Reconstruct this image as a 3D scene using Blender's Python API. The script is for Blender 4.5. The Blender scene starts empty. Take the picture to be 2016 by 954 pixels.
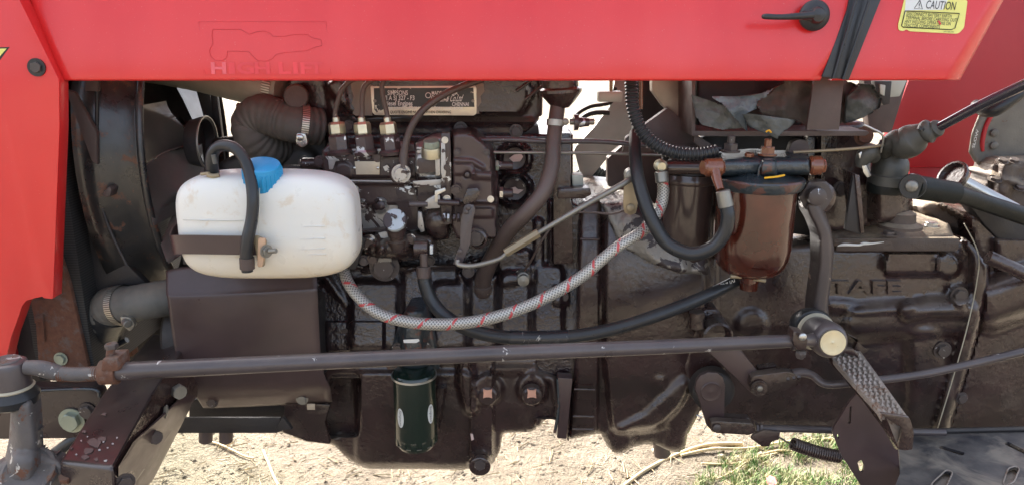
import bpy, bmesh, math, random
import numpy as np
from mathutils import Vector, Matrix, Quaternion, noise as mnoise
from mathutils.geometry import tessellate_polygon

random.seed(7)
rad = math.radians
C = bpy.context.scene.collection
sc = bpy.context.scene

# ------------------------------------------------------------------ camera
CAM = Vector((0.0, -1.45, 1.25)); PITCH = rad(15.0); F = 1494.0; CX, CY = 1008.0, 477.0
cam = bpy.data.objects.new('camera', bpy.data.cameras.new('camera')); C.objects.link(cam)
cam.location = CAM; cam.rotation_euler = (rad(90) - PITCH, 0, 0)
cam.data.sensor_width = 36.0; cam.data.lens = 36.0 * F / 2016.0
cam.data.clip_start = 0.02; cam.data.clip_end = 2000.0
sc.camera = cam
FW = Vector((0, math.cos(PITCH), -math.sin(PITCH))); UP = Vector((0, math.sin(PITCH), math.cos(PITCH)))

# ------------------------------------------------------------------ light
SUN = Vector((-0.62, 1.0, 1.02)).normalized()
SUN_E = math.asin(SUN.z); SUN_R = math.atan2(SUN.x, SUN.y)
w = bpy.data.worlds.new("World"); sc.world = w; w.use_nodes = True
nt = w.node_tree
sky = nt.nodes.new('ShaderNodeTexSky'); sky.sky_type = 'NISHITA'; sky.sun_disc = False
sky.sun_elevation = SUN_E; sky.sun_rotation = SUN_R; sky.dust_density = 5.0; sky.air_density = 0.7
bg = nt.nodes['Background']; bg.inputs[1].default_value = 0.15
hz_ = nt.nodes.new('ShaderNodeHueSaturation'); hz_.inputs['Saturation'].default_value = .6   # a pale dusty sky
nt.links.new(sky.outputs[0], hz_.inputs['Color']); nt.links.new(hz_.outputs[0], bg.inputs[0])
sl = bpy.data.lights.new('sun', 'SUN'); sl.energy = 4.0; sl.angle = rad(0.5); sl.color = (1.0, 0.95, 0.87)
so = bpy.data.objects.new('sun', sl); C.objects.link(so)
so.rotation_euler = SUN.to_track_quat('Z', 'Y').to_euler(); so.location = (0, 0, 5)
vs = sc.view_settings; vs.view_transform = 'Standard'; vs.look = 'None'; vs.exposure = 2.15; vs.gamma = 1.0
vs.use_curve_mapping = False
sc.cycles.max_bounces = 8; sc.cycles.diffuse_bounces = 5; sc.cycles.glossy_bounces = 4
sc.cycles.use_denoising = True
sc.cycles.sample_clamp_indirect = 8.0

# ------------------------------------------------------------------ measuring helpers
def ray(px, py):
    return FW + Vector((1, 0, 0)) * ((px - CX) / F) + UP * ((CY - py) / F)
def W(px, py, Y):
    d = ray(px, py); return CAM + d * ((Y - CAM.y) / d.y)
def H(px, py, z=0.0):
    d = ray(px, py); return CAM + d * ((z - CAM.z) / d.z)
def S(p):
    return (p - CAM).dot(FW) / F
def V(p):
    return p if isinstance(p, Vector) else W(p[0], p[1], p[2])

# ------------------------------------------------------------------ materials
def lin(h):
    h = h.lstrip('#'); o = []
    for i in (0, 2, 4):
        c = int(h[i:i + 2], 16) / 255; o.append(c / 12.92 if c <= .04045 else ((c + .055) / 1.055) ** 2.4)
    return tuple(o) + (1,)
MATS = {}
class NB:
    def __init__(s, name):
        s.m = bpy.data.materials.new(name); s.m.use_nodes = True; s.t = s.m.node_tree
        s.b = s.t.nodes['Principled BSDF']; MATS[name] = s.m
        s.pos = s.t.nodes.new('ShaderNodeNewGeometry').outputs['Position']
    def n(s, typ, **k):
        x = s.t.nodes.new(typ)
        for a, v in k.items(): setattr(x, a, v)
        return x
    def l(s, a, b): s.t.links.new(a, b)
    def noise(s, scale, detail=4, rough=.55, vec=None, dist=0):
        x = s.n('ShaderNodeTexNoise'); x.inputs['Scale'].default_value = scale; x.inputs['Detail'].default_value = detail
        x.inputs['Roughness'].default_value = rough; x.inputs['Distortion'].default_value = dist
        s.l(vec or s.pos, x.inputs['Vector']); return x.outputs['Fac']
    def ramp(s, fac, lo, hi, a=0., b=1.):
        x = s.n('ShaderNodeMapRange'); x.inputs[1].default_value = lo; x.inputs[2].default_value = hi
        x.inputs[3].default_value = a; x.inputs[4].default_value = b; s.l(fac, x.inputs[0]); return x.outputs[0]
    def math(s, op, a, b=None, c=None):
        x = s.n('ShaderNodeMath', operation=op)
        for i, v in enumerate((a, b, c)):
            if v is None: continue
            if isinstance(v, (int, float)): x.inputs[i].default_value = v
            else: s.l(v, x.inputs[i])
        return x.outputs[0]
    def mix(s, fac, a, b):
        x = s.n('ShaderNodeMix', data_type='RGBA')
        for i, v in ((0, fac), (6, a), (7, b)):
            if isinstance(v, (int, float)): x.inputs[i].default_value = v
            elif isinstance(v, tuple): x.inputs[i].default_value = v
            else: s.l(v, x.inputs[i])
        return x.outputs[2]
    def fmix(s, fac, a, b):
        x = s.n('ShaderNodeMix', data_type='FLOAT')
        for i, v in ((0, fac), (2, a), (3, b)):
            if isinstance(v, (int, float)): x.inputs[i].default_value = v
            else: s.l(v, x.inputs[i])
        return x.outputs[0]
    def set(s, key, v):
        i = s.b.inputs[key]
        if isinstance(v, (int, float, tuple)): i.default_value = v
        else: s.l(v, i)
    def bump(s, h, strength=.3, dist=.002):
        x = s.n('ShaderNodeBump'); x.inputs['Strength'].default_value = strength; x.inputs['Distance'].default_value = dist
        s.l(h, x.inputs['Height']); s.l(x.outputs[0], s.b.inputs['Normal']); s.l(x.outputs[0], s.b.inputs['Coat Normal'])

def surf(name, base, rough=.4, metal=0., var=.25, vscale=9., bump=.25, bscale=180., bdist=.0015, chip=None, chip_t=.62, chip_s=28.,
         chip_metal=0.8, dust=0., dustcol=(.33, .27, .19, 1), rust=0., coat=0., spec=.5, cast=0., oily=0, chip_w=.012):
    """paint, rubber or metal: colour drift, chipped patches of what is beneath, settled dust, rust, fine relief"""
    q = NB(name); base = tuple(base) + ((1,) if len(base) == 3 else ())
    dark = tuple(c * (1 - var) for c in base[:3]) + (1,); lite = tuple(min(1, c * (1 + var)) for c in base[:3]) + (1,)
    col = q.mix(q.ramp(q.noise(vscale), .3, .7), dark, lite)
    ro = q.ramp(q.noise(vscale * 2.7, 5), .3, .7, rough * .8, min(1, rough * 1.25)); me = metal
    if oily:
        ro = q.ramp(q.noise(7, 6, .65), .35, .68, rough * .5, rough * 1.9)
        st = q.math('MULTIPLY', q.ramp(q.noise(11, 7, .68, dist=.4), .56, .68), .5); col = q.mix(st, col, (.085, .062, .048, 1))
        oc = q.ramp(q.noise(5, 5, .6), .58, .64); col = q.mix(q.math('MULTIPLY', oc, .6), col, (.012, .008, .008, 1))
    if rust:
        m = q.ramp(q.noise(vscale * 3.1, 8, .7), .62 - rust * .25, .66 - rust * .2)
        rc = q.mix(q.noise(90, 3), lin('46291f'), lin('75503c'))
        col = q.mix(m, col, rc); ro = q.fmix(m, ro, .85); me = q.fmix(m, me, 0.)
    if chip:
        m = q.ramp(q.noise(chip_s, 5, .62, dist=.6), chip_t, chip_t + chip_w)
        col = q.mix(m, col, chip); ro = q.fmix(m, ro, .38); me = q.fmix(m, me, chip_metal)
    if dust:
        g = q.n('ShaderNodeNewGeometry'); sx = q.n('ShaderNodeSeparateXYZ'); q.l(g.outputs['Normal'], sx.inputs[0])
        d = q.math('MULTIPLY', q.ramp(sx.outputs[2], .1, 1., .07, 1.), q.ramp(q.noise(14, 6, .65), .35, .72, .15, 1.))
        d = q.math('MULTIPLY', d, dust)
        col = q.mix(d, col, dustcol); ro = q.fmix(d, ro, .9)
    q.set('Base Color', col); q.set('Roughness', ro); q.set('Metallic', me); q.set('Coat Weight', coat); q.set('Coat Roughness', .10)
    q.b.inputs['Specular IOR Level'].default_value = spec
    if bump:
        h = q.noise(bscale, 4, .6)
        if cast:
            h = q.math('ADD', h, q.math('MULTIPLY', q.noise(bscale * .22, 3), cast))
        q.bump(h, bump, bdist)
    return q.m

BR = (.031, .0155, .0152)
silver = (.55, .57, .58, 1)
M = {}
M['iron'] = surf('engine_paint', BR, .21, bump=.6, bscale=95, bdist=.0022, cast=1.0, dust=.35, var=.45, coat=.5, spec=.5, oily=1)
M['iron_wet'] = surf('engine_paint_glossy', (.020, .011, .013), .15, bump=1., bscale=90, bdist=.0030, cast=1., coat=.8, dust=.08, var=.35, spec=.5, oily=1)
M['iron_dusty'] = surf('engine_paint_dusty', (.06, .042, .036), .5, bump=.6, bscale=200, bdist=.002, cast=2., dust=.95, dustcol=(.40, .33, .23, 1), var=.3)
M['sunlit_cast'] = surf('sunlit_dusty_casting', (.24, .225, .20), .42, metal=.35, bump=1., bscale=70, bdist=.004, cast=2, chip=(.04, .03, .03, 1), chip_t=.52, chip_s=26, chip_metal=0)  # sunlight on the dusty clutch housing top, put into a brighter colour
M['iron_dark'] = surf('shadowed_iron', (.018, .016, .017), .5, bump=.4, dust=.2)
M['pump'] = surf('flaked_pump_paint', (.05, .032, .030), .36, bump=.4, bscale=160, chip=silver, chip_t=.605, chip_s=26, coat=.2)
M['pump_bare'] = surf('bare_pump_casting', (.42, .41, .39), .42, metal=.7, bump=.4, bscale=160, chip=(.05, .032, .03, 1), chip_t=.57, chip_s=20, chip_metal=0)
M['sheet'] = surf('brown_sheet_metal', (.056, .034, .033), .34, bump=.08, bscale=30, bdist=.002, dust=.14, var=.2, coat=.15, spec=.5)
M['beam'] = surf('beam_paint', (.036, .024, .023), .28, bump=.2, bscale=60, bdist=.001, coat=.3, chip=(.24, .17, .14, 1), chip_t=.70, chip_s=22, chip_metal=0, dust=.12)
M['rod'] = surf('rod_paint', (.062, .050, .052), .33, bump=.15, bscale=90, chip=(.50, .48, .45, 1), chip_t=.665, chip_s=34, chip_metal=.1, dust=.2, coat=.2)
M['rust'] = surf('rusted_steel', (.12, .085, .07), .75, bump=.6, rust=.9, dust=.25, var=.3)
M['knuckle'] = surf('weathered_steering_arm', (.095, .088, .088), .55, metal=.2, bump=.8, bscale=120, rust=.22, chip=(.44, .42, .38, 1), chip_t=.63, chip_s=34, chip_metal=0, dust=.3)
M['red'] = None
M['red_dark'] = surf('fender_red_paint', (.36, .009, .016), .42, bump=.05, bscale=300, dust=.15, var=.08, vscale=3)
M['black_plastic'] = surf('black_plastic', (.025, .026, .028), .38, bump=.1)
M['rubber'] = surf('black_rubber', (.018, .020, .023), .32, bump=.25, bscale=120, var=.3, dust=.12, coat=.1, spec=.4, chip=(.16, .14, .12, 1), chip_t=.72, chip_s=50, chip_metal=0)
M['lever_black'] = surf('glossy_black_lever', (.02, .018, .026), .16, bump=.05, coat=1., dust=.1)
M['boot'] = surf('aged_boot_rubber', (.055, .054, .046), .42, bump=.3, dust=.35, var=.3)
M['grip'] = surf('dark_grip_rubber', (.010, .012, .011), .42, bump=.3, dust=.10, spec=.2)
M['rubber_grey'] = surf('aged_grey_rubber', (.10, .098, .088), .62, bump=.4, bscale=150, dust=.5, var=.3)
M['rubber_brown'] = surf('painted_brown_rubber', (.075, .052, .045), .42, bump=.5, bscale=260, dust=.3, var=.3, chip=(.3, .22, .17, 1), chip_t=.68, chip_s=60, chip_metal=0)
M['zinc'] = surf('yellow_zinc_nut', (.50, .46, .33), .34, metal=.85, bump=.15, chip=(.07, .05, .045, 1), chip_t=.66, chip_s=60, chip_metal=0)
M['steel'] = surf('bright_steel', (.55, .55, .52), .30, metal=.9, bump=.15, dust=.1)
M['steel_dull'] = surf('dull_steel', (.25, .24, .21), .42, metal=.7, bump=.3, dust=.25)
M['bolt'] = surf('painted_bolt', (.06, .047, .044), .4, bump=.2, dust=.35, chip=silver, chip_t=.67, chip_s=60)
M['bolt_green'] = surf('green_passivated_bolt', (.30, .34, .27), .42, metal=.45, bump=.2, dust=.2)
M['copper'] = surf('bare_copper_plug', (.72, .42, .32), .45, metal=.6, bump=.4, bscale=200)
M['brown_gloss'] = surf('brown_painted_union', (.16, .05, .022), .26, bump=.2, bscale=60, coat=.6, var=.3)
M['bowl'] = surf('brown_filter_bowl', (.058, .012, .0065), .15, bump=.10, bscale=14, bdist=.003, coat=.5, var=.45, vscale=14, spec=.5)
M['filter_can'] = surf('brown_filter_can', (.055, .036, .031), .22, bump=.05, coat=.4, var=.15, spec=.6)
M['teal_cast'] = surf('blue_black_casting', (.030, .040, .046), .30, bump=.8, bscale=110, bdist=.002, coat=.5, var=.4, chip=(.10, .045, .035, 1), chip_t=.58, chip_s=26, chip_metal=0)
M['filter_green'] = surf('dark_green_filter', (.006, .016, .011), .22, bump=.03, coat=.5, var=.05)
M['cream'] = surf('cream_gasket', (.42, .38, .28), .7, bump=.4, var=.2)
M['white_print'] = surf('white_print', (.72, .72, .68), .55, bump=0, var=.05)
M['black_print'] = surf('black_print', (.02, .02, .02), .5, bump=0, var=.05)
M['sticker_silver'] = surf('silver_sticker', (.60, .61, .58), .4, bump=0, var=.08)
M['plate_black'] = surf('black_name_plate', (.018, .018, .018), .35, bump=.05, chip=(.62, .58, .48, 1), chip_t=.62, chip_s=45, chip_metal=.2)
M['plate_metal'] = surf('plate_bare_metal', (.66, .60, .48), .35, metal=.6, bump=.05)
M['tan_plate'] = surf('tan_blank_plate', (.46, .39, .29), .4, metal=.2, bump=.1)
M['bare_patch'] = surf('unpainted_primer', (.19, .165, .13), .6, bump=.2)
M['link_tan'] = surf('tan_zinc_link', (.30, .24, .15), .45, metal=.4, bump=.2, dust=.2)
M['cloth'] = surf('dusty_rubber_sheet', (.065, .07, .066), .5, bump=.9, bscale=45, bdist=.005, dust=.45, dustcol=(.25, .22, .17, 1), var=.45, vscale=14)
M['cloth_brown'] = surf('brown_stained_sheet', (.07, .058, .048), .65, bump=.9, bscale=40, bdist=.005, dust=.35, var=.5, vscale=16)
M['grey_plate'] = surf('pale_grey_bracket', (.42, .46, .41), .42, metal=.2, bump=.2, dust=.4, var=.2)
M['beige_panel'] = surf('dusty_battery_box', (.30, .27, .22), .35, metal=.3, bump=.1, dust=.2, var=.3)
M['quadrant'] = surf('worn_quadrant_plate', (.15, .14, .12), .55, metal=.3, bump=.5, rust=.08, dust=.3)
M['deck'] = surf('footboard_paint', (.016, .017, .026), .40, bump=.7, bscale=60, dust=.45, dustcol=(.36, .32, .26, 1), var=.3, vscale=6, chip=(.24, .205, .16, 1), chip_t=.52, chip_s=8, chip_metal=0, chip_w=.14)
M['tread'] = surf('worn_tread', (.34, .29, .25), .55, metal=.3, bump=.8, bscale=120, dust=.6, rust=.3)
M['brown_box'] = surf('dull_brown_bracket', (.075, .052, .046), .55, bump=.3, dust=.25, var=.25)
M['blue'] = surf('blue_cap_plastic', (.02, .30, .58), .38, bump=.12, bscale=90, var=.1)
M['straw'] = surf('dry_straw', (.50, .40, .24), .8, bump=.3, bscale=300)
M['stone'] = surf('grey_stone', (.34, .29, .22), .9, bump=.8, bscale=60)
M['yellow'] = surf('yellow_scrap', (.80, .42, .02), .6, bump=.1)
M['yellow_label'] = surf('yellow_label', (.78, .74, .20), .4, bump=0, var=.04)
M['pink'] = surf('pink_petal', (.60, .12, .12), .7, bump=.1)
M['tyre'] = surf('tyre_rubber', (.03, .03, .032), .8, bump=.5, dust=.6)

def special_mats():
    # red hood paint, faded in long soft streaks, with fine grit
    q = NB('hood_red_paint')
    mp = q.n('ShaderNodeMapping'); mp.inputs['Scale'].default_value = (1.6, 1.0, .35); q.l(q.pos, mp.inputs[0])
    f = q.ramp(q.noise(2.2, 4, .6, mp.outputs[0]), .35, .65)
    col = q.mix(f, (.62, .010, .013, 1), (.70, .029, .027, 1))
    g = q.ramp(q.noise(420, 2), .70, .74); col = q.mix(q.math('MULTIPLY', g, .35), col, (.75, .35, .30, 1))
    q.set('Base Color', col); q.set('Roughness', q.ramp(q.noise(6, 5), .3, .7, .28, .48)); q.set('Coat Weight', .4); q.set('Coat Roughness', .14)
    q.bump(q.noise(3.0, 3), .5, .012); M['red'] = q.m
    # milky bottle plastic, tea stained low down
    q = NB('milky_bottle_plastic')
    sx = q.n('ShaderNodeSeparateXYZ'); q.l(q.pos, sx.inputs[0])
    st = q.ramp(q.math('ADD', sx.outputs[2], q.math('MULTIPLY', q.noise(9, 4), .06)), .95, .82)
    sp = q.ramp(q.noise(20, 7, .7, dist=.5), .56, .66)
    col = q.mix(q.math('MULTIPLY', st, .85), (.74, .73, .67, 1), (.74, .58, .34, 1))
    col = q.mix(q.math('MULTIPLY', sp, .5), col, (.62, .50, .34, 1))
    q.set('Base Color', col); q.set('Roughness', .32); q.set('Subsurface Weight', .25); q.set('Subsurface Scale', .02)
    q.set('Subsurface Radius', (1., .8, .5)); q.set('Roughness', q.ramp(q.noise(30, 5), .3, .7, .25, .5)); q.bump(q.noise(22, 4), .2, .005); M['bottle'] = q.m
    # braided steel hose with a red tracer, by uv (u = metres along, v = round)
    q = NB('steel_braid'); uv = q.n('ShaderNodeUVMap'); s = q.n('ShaderNodeSeparateXYZ'); q.l(uv.outputs[0], s.inputs[0])
    u, v = s.outputs[0], s.outputs[1]
    def strands(sign):
        a = q.math('ADD', q.math('MULTIPLY', u, 150.0), q.math('MULTIPLY', v, 9.0 * sign)); return q.math('PINGPONG', a, .5)
    a, b = strands(1), strands(-1)
    h = q.math('MAXIMUM', a, b); hh = q.ramp(h, .22, .5)
    col = q.mix(hh, (.17, .165, .15, 1), (.66, .63, .56, 1))
    t = q.math('FRACT', q.math('ADD', q.math('MULTIPLY', u, 17.0), v))
    rm = q.math('MULTIPLY', q.math('LESS_THAN', t, .115), q.math('GREATER_THAN', q.math('FRACT', q.math('MULTIPLY', u, 75.)), .22))
    col = q.mix(rm, col, (.50, .07, .07, 1))
    q.set('Base Color', col); q.set('Roughness', .42); q.set('Metallic', q.fmix(rm, .45, 0.)); q.bump(h, .7, .0016); M['braid'] = q.m
    # ridged worm-drive clamp band
    q = NB('clamp_band'); uv = q.n('ShaderNodeUVMap'); s = q.n('ShaderNodeSeparateXYZ'); q.l(uv.outputs[0], s.inputs[0])
    a = q.math('PINGPONG', q.math('MULTIPLY', s.outputs[1], 60.), .5)
    q.set('Base Color', q.mix(q.ramp(a, .15, .3), (.16, .14, .11, 1), (.58, .56, .48, 1))); q.set('Metallic', .75); q.set('Roughness', .38); q.bump(a, .6, .001); M['band'] = q.m
    # dirt
    q = NB('dry_dirt')
    c = q.mix(q.ramp(q.noise(5, 6, .6), .3, .7), (.20, .16, .11, 1), (.38, .32, .24, 1))
    c = q.mix(q.math('MULTIPLY', q.ramp(q.noise(70, 5, .7), .52, .62), .55), c, (.20, .15, .10, 1))
    c = q.mix(q.math('MULTIPLY', q.ramp(q.noise(.8, 3), .55, .75), .5), c, (.22, .24, .11, 1))
    q.set('Base Color', c); q.set('Roughness', .95)
    q.bump(q.math('ADD', q.noise(28, 8, .7), q.math('MULTIPLY', q.noise(110, 4, .7), .5)), 1.0, .05); M['dirt'] = q.m
    # grass
    q = NB('grass_blades'); c = q.mix(q.ramp(q.noise(40, 3), .42, .6), (.07, .17, .03, 1), (.38, .34, .18, 1))
    q.set('Base Color', c); q.set('Roughness', .7); M['grass'] = q.m
    q = NB('radiator_fins'); wv = q.n('ShaderNodeTexWave'); wv.inputs['Scale'].default_value = 60; wv.bands_direction = 'Z'; q.l(q.pos, wv.inputs[0])
    q.set('Base Color', q.mix(wv.outputs['Fac'], (.01, .01, .01, 1), (.035, .034, .033, 1))); q.set('Roughness', .7); M['fins'] = q.m
special_mats()

# ------------------------------------------------------------------ object helpers
def link(o, parent=None, wloc=None):
    C.objects.link(o)
    if wloc is None: wloc = o.location.copy()
    o['_w'] = [wloc[0], wloc[1], wloc[2]]
    if parent is not None:
        pw = Vector(parent['_w']); o.parent = parent; o.location = Vector(wloc) - pw
    else:
        o.location = wloc
    return o
def mk(name, verts, faces, mat, parent, smooth=40, uv=None, label=None, recalc=False, bevel=0, bseg=2):
    vs_ = [Vector(v) for v in verts]
    lo = Vector([min(v[i] for v in vs_) for i in range(3)]); hi = Vector([max(v[i] for v in vs_) for i in range(3)]); c = (lo + hi) / 2
    me = bpy.data.meshes.new(name); me.from_pydata([v - c for v in vs_], [], faces)
    if uv is not None:
        lay = me.uv_layers.new(name='uv')
        i = 0
        for f in uv:
            for t in f: lay.data[i].uv = t; i += 1
    if recalc or bevel:
        bm = bmesh.new(); bm.from_mesh(me)
        bmesh.ops.remove_doubles(bm, verts=bm.verts, dist=1e-6)
        bmesh.ops.recalc_face_normals(bm, faces=bm.faces)
        if bevel:
            es = [e for e in bm.edges if len(e.link_faces) == 2 and e.calc_face_angle(0) > rad(28)]
            try: bmesh.ops.bevel(bm, geom=es, offset=bevel, segments=bseg, profile=.6, affect='EDGES', clamp_overlap=True)
            except Exception: pass
        bm.to_mesh(me); bm.free()
    me.materials.append(mat if not isinstance(mat, str) else M[mat])
    for p in me.polygons: p.use_smooth = True
    me.set_sharp_from_angle(angle=rad(smooth))
    o = bpy.data.objects.new(name, me); link(o, parent, c)
    if label: o['label'] = label
    return o

def rounded(pts, r, seg=4):
    """round the corners of a pixel polygon"""
    out = []; n = len(pts)
    for i in range(n):
        p = Vector(pts[i][:2]); a = Vector(pts[i - 1][:2]); b = Vector(pts[(i + 1) % n][:2])
        da, db = (a - p), (b - p); k = min(r, da.length * .45, db.length * .45)
        p0 = p + da.normalized() * k; p1 = p + db.normalized() * k
        for j in range(seg + 1):
            t = j / seg; q = p0 * (1 - t) ** 2 + p * 2 * t * (1 - t) + p1 * t * t
            out.append((q.x, q.y))
    return out
def circ(x, y, r, n=24, ry=None):
    ry = ry or r
    return [(x + r * math.cos(2 * math.pi * i / n), y + ry * math.sin(2 * math.pi * i / n)) for i in range(n)]
def plate(name, pts, Y, th, mat, parent, bevel=.002, rnd=0, holes=(), label=None, back=None, fn=None, smooth=35):
    """a plate or block: outline seen at distance Y, th metres deep; Y may be a function of (px,py)"""
    if rnd: pts = rounded(pts, rnd)
    if fn is None:
        fn = (lambda p: W(p[0], p[1], p[2] if len(p) > 2 else (Y(p[0], p[1]) if callable(Y) else Y)))
    loops = [[fn(p) for p in pts]] + [[fn(p) for p in h] for h in holes]
    bv = Vector(back) if back is not None else Vector((0, th, 0))
    flat = [v for lp in loops for v in lp]; n = len(flat)
    verts = flat + [v + bv for v in flat]; faces = []
    if len(loops) == 1:
        faces.append(tuple(range(n))); faces.append(tuple(range(2 * n - 1, n - 1, -1)))
    else:
        for t in tessellate_polygon(loops): faces.append(tuple(t)); faces.append(tuple(i + n for i in reversed(t)))
        bevel = 0
    k = 0
    for lp in loops:
        m = len(lp)
        for i in range(m):
            a, b = k + i, k + (i + 1) % m; faces.append((a, b, b + n, a + n))
        k += m
    return mk(name, verts, faces, mat, parent, smooth=smooth, recalc=True, bevel=min(bevel, abs(bv.length) * .45), label=label)
def box(name, c, d, mat, parent, rot=None, bevel=.003, label=None):
    vs_ = []
    R = rot.to_matrix() if rot is not None else Matrix.Identity(3)
    for x in (-.5, .5):
        for y in (-.5, .5):
            for z in (-.5, .5): vs_.append(Vector(c) + R @ Vector((x * d[0], y * d[1], z * d[2])))
    f = [(0, 1, 3, 2), (4, 6, 7, 5), (0, 4, 5, 1), (2, 3, 7, 6), (0, 2, 6, 4), (1, 5, 7, 3)]
    return mk(name, vs_, f, mat, parent, recalc=True, bevel=bevel, label=label)
def frame(ax):
    ax = ax.normalized(); t = Vector((0, 0, 1)) if abs(ax.z) < .9 else Vector((1, 0, 0))
    a = ax.cross(t).normalized(); return a, ax.cross(a).normalized()
def lathe(name, o, ax, prof, mat, parent, n=28, ph=0., smooth=35, label=None, sy=1., uvs=False):
    """turn a profile [(distance, radius)] (metres) round an axis"""
    o = V(o); ax = Vector(ax).normalized(); a, b = frame(ax); verts = []; faces = []; uv = []
    for (d, r) in prof:
        for i in range(n):
            t = 2 * math.pi * i / n + ph; verts.append(o + ax * d + a * (r * math.cos(t)) + b * (r * sy * math.sin(t)))
    for j in range(len(prof) - 1):
        for i in range(n):
            p, q = j * n + i, j * n + (i + 1) % n; faces.append((p, q, q + n, p + n))
            uv.append([(prof[j][0], i / n), (prof[j][0], (i + 1) / n), (prof[j + 1][0], (i + 1) / n), (prof[j + 1][0], i / n)])
    m = len(prof) - 1
    if prof[0][1] > 1e-5: faces.append(tuple(range(n - 1, -1, -1))); uv.append([(0, 0)] * n)
    if prof[-1][1] > 1e-5: faces.append(tuple(m * n + i for i in range(n))); uv.append([(0, 0)] * n)
    return mk(name, verts, faces, mat, parent, smooth=smooth, uv=uv, label=label)
def cyl(name, p0, p1, r, mat, parent, r1=None, n=28, ch=.12, label=None, ph=0.):
    """bar from p0 to p1, radius in pixels at its own distance"""
    p0, p1 = V(p0), V(p1); L = (p1 - p0).length; a = r * S(p0); b = (r1 or r) * S(p1); c = min(ch * a, L * .3)
    return lathe(name, p0, p1 - p0, [(0, a - c), (c, a), (L - c, b), (L, b - c)], mat, parent, n=n, label=label, ph=ph)
def spline(P, per=10):
    out = []; n = len(P)
    for i in range(n - 1):
        p0 = P[max(i - 1, 0)]; p1 = P[i]; p2 = P[i + 1]; p3 = P[min(i + 2, n - 1)]
        for k in range(per):
            t = k / per
            out.append([.5 * (2 * p1[j] + (p2[j] - p0[j]) * t + (2 * p0[j] - 5 * p1[j] + 4 * p2[j] - p3[j]) * t * t
                              + (3 * p1[j] - p0[j] - 3 * p2[j] + p3[j]) * t ** 3) for j in range(len(p1))])
    out.append(list(P[-1])); return out
def tube(name, pts, r, mat, parent, n=14, per=8, ribs=None, caps=True, label=None, straight=False):
    """a pipe through points (px, py, Y[, r]); ribs = (amplitude share, pitch in metres)"""
    P = []
    for p in pts:
        w_ = V(p[:3] if not isinstance(p, Vector) else p); rr = (p[3] if (not isinstance(p, Vector) and len(p) > 3) else r) * S(w_)
        P.append((w_.x, w_.y, w_.z, rr))
    Q = P if straight else spline(P, per)
    if ribs or True:
        # resample evenly
        L = [0.]
        for i in range(1, len(Q)): L.append(L[-1] + (Vector(Q[i][:3]) - Vector(Q[i - 1][:3])).length)
        if ribs:
            m = int(L[-1] / ribs[1] * 8) + 2
            Ls = np.linspace(0, L[-1], m); arr = np.array(Q); Q = [[float(np.interp(s, L, arr[:, k])) for k in range(4)] for s in Ls]; L = list(Ls)
    pos = [Vector(q[:3]) for q in Q]; verts = []; faces = []; uv = []
    T = [(pos[min(i + 1, len(pos) - 1)] - pos[max(i - 1, 0)]).normalized() for i in range(len(pos))]
    a, _ = frame(T[0])
    for i, p in enumerate(pos):
        a = (a - T[i] * a.dot(T[i])).normalized(); b = T[i].cross(a); rr = Q[i][3]
        if ribs:
            ph = math.sin(2 * math.pi * L[i] / ribs[1]); rr *= 1 + ribs[0] * (ph if len(ribs) < 3 else (abs(ph) ** .5) * (1 if ph > 0 else -1))
        for k in range(n):
            t = 2 * math.pi * k / n; verts.append(p + a * (rr * math.cos(t)) + b * (rr * math.sin(t)))
    for i in range(len(pos) - 1):
        for k in range(n):
            p_, q_ = i * n + k, i * n + (k + 1) % n; faces.append((p_, q_, q_ + n, p_ + n))
            uv.append([(L[i], k / n), (L[i], (k + 1) / n), (L[i + 1], (k + 1) / n), (L[i + 1], k / n)])
    if caps:
        faces.append(tuple(range(n - 1, -1, -1))); uv.append([(0, 0)] * n)
        e = (len(pos) - 1) * n; faces.append(tuple(e + k for k in range(n))); uv.append([(0, 0)] * n)
    return mk(name, verts, faces, mat, parent, smooth=55, uv=uv, label=label)

_bm = {}
def bolt_mesh(kind, mat):
    if (kind, mat) in _bm: return _bm[(kind, mat)]
    prof = {'washer': [(0, 1.35, 24), (.14, 1.35, 24), (.14, 1.0, 6), (.60, 1.0, 6), (.68, .86, 24), (.68, .0, 24)],
            'hex': [(0, 1.0, 6), (.62, 1.0, 6), (.72, .86, 24), (.70, .0, 24)],
            'stud': [(0, 1.3, 24), (.12, 1.3, 24), (.12, 1.0, 6), (.5, 1.0, 6), (.56, .9, 24), (.56, .52, 24), (1.0, .52, 24), (1.06, .45, 24), (1.06, 0, 24)],
            'dome': [(0, 1.0, 24), (.25, .95, 24), (.42, .7, 24), (.5, .35, 24), (.52, 0, 24)]}[kind]
    n = 24; vs_ = []; fs = []
    for (d, r, k) in prof:
        for i in range(n):
            t = 2 * math.pi * i / n
            rr = r if k == 24 else r * math.cos(math.pi / 6) / math.cos((t % (math.pi / 3)) - math.pi / 6)
            vs_.append((rr * math.cos(t), rr * math.sin(t), d))
    for j in range(len(prof) - 1):
        for i in range(n):
            p, q = j * n + i, j * n + (i + 1) % n; fs.append((p, q, q + n, p + n))
    me = bpy.data.meshes.new('bolt'); me.from_pydata(vs_, [], fs)
    bm = bmesh.new(); bm.from_mesh(me); bmesh.ops.remove_doubles(bm, verts=bm.verts, dist=1e-5); bm.to_mesh(me); bm.free()
    me.materials.append(M[mat])
    for p in me.polygons: p.use_smooth = True
    me.set_sharp_from_angle(angle=rad(30)); _bm[(kind, mat)] = me; return me
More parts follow.
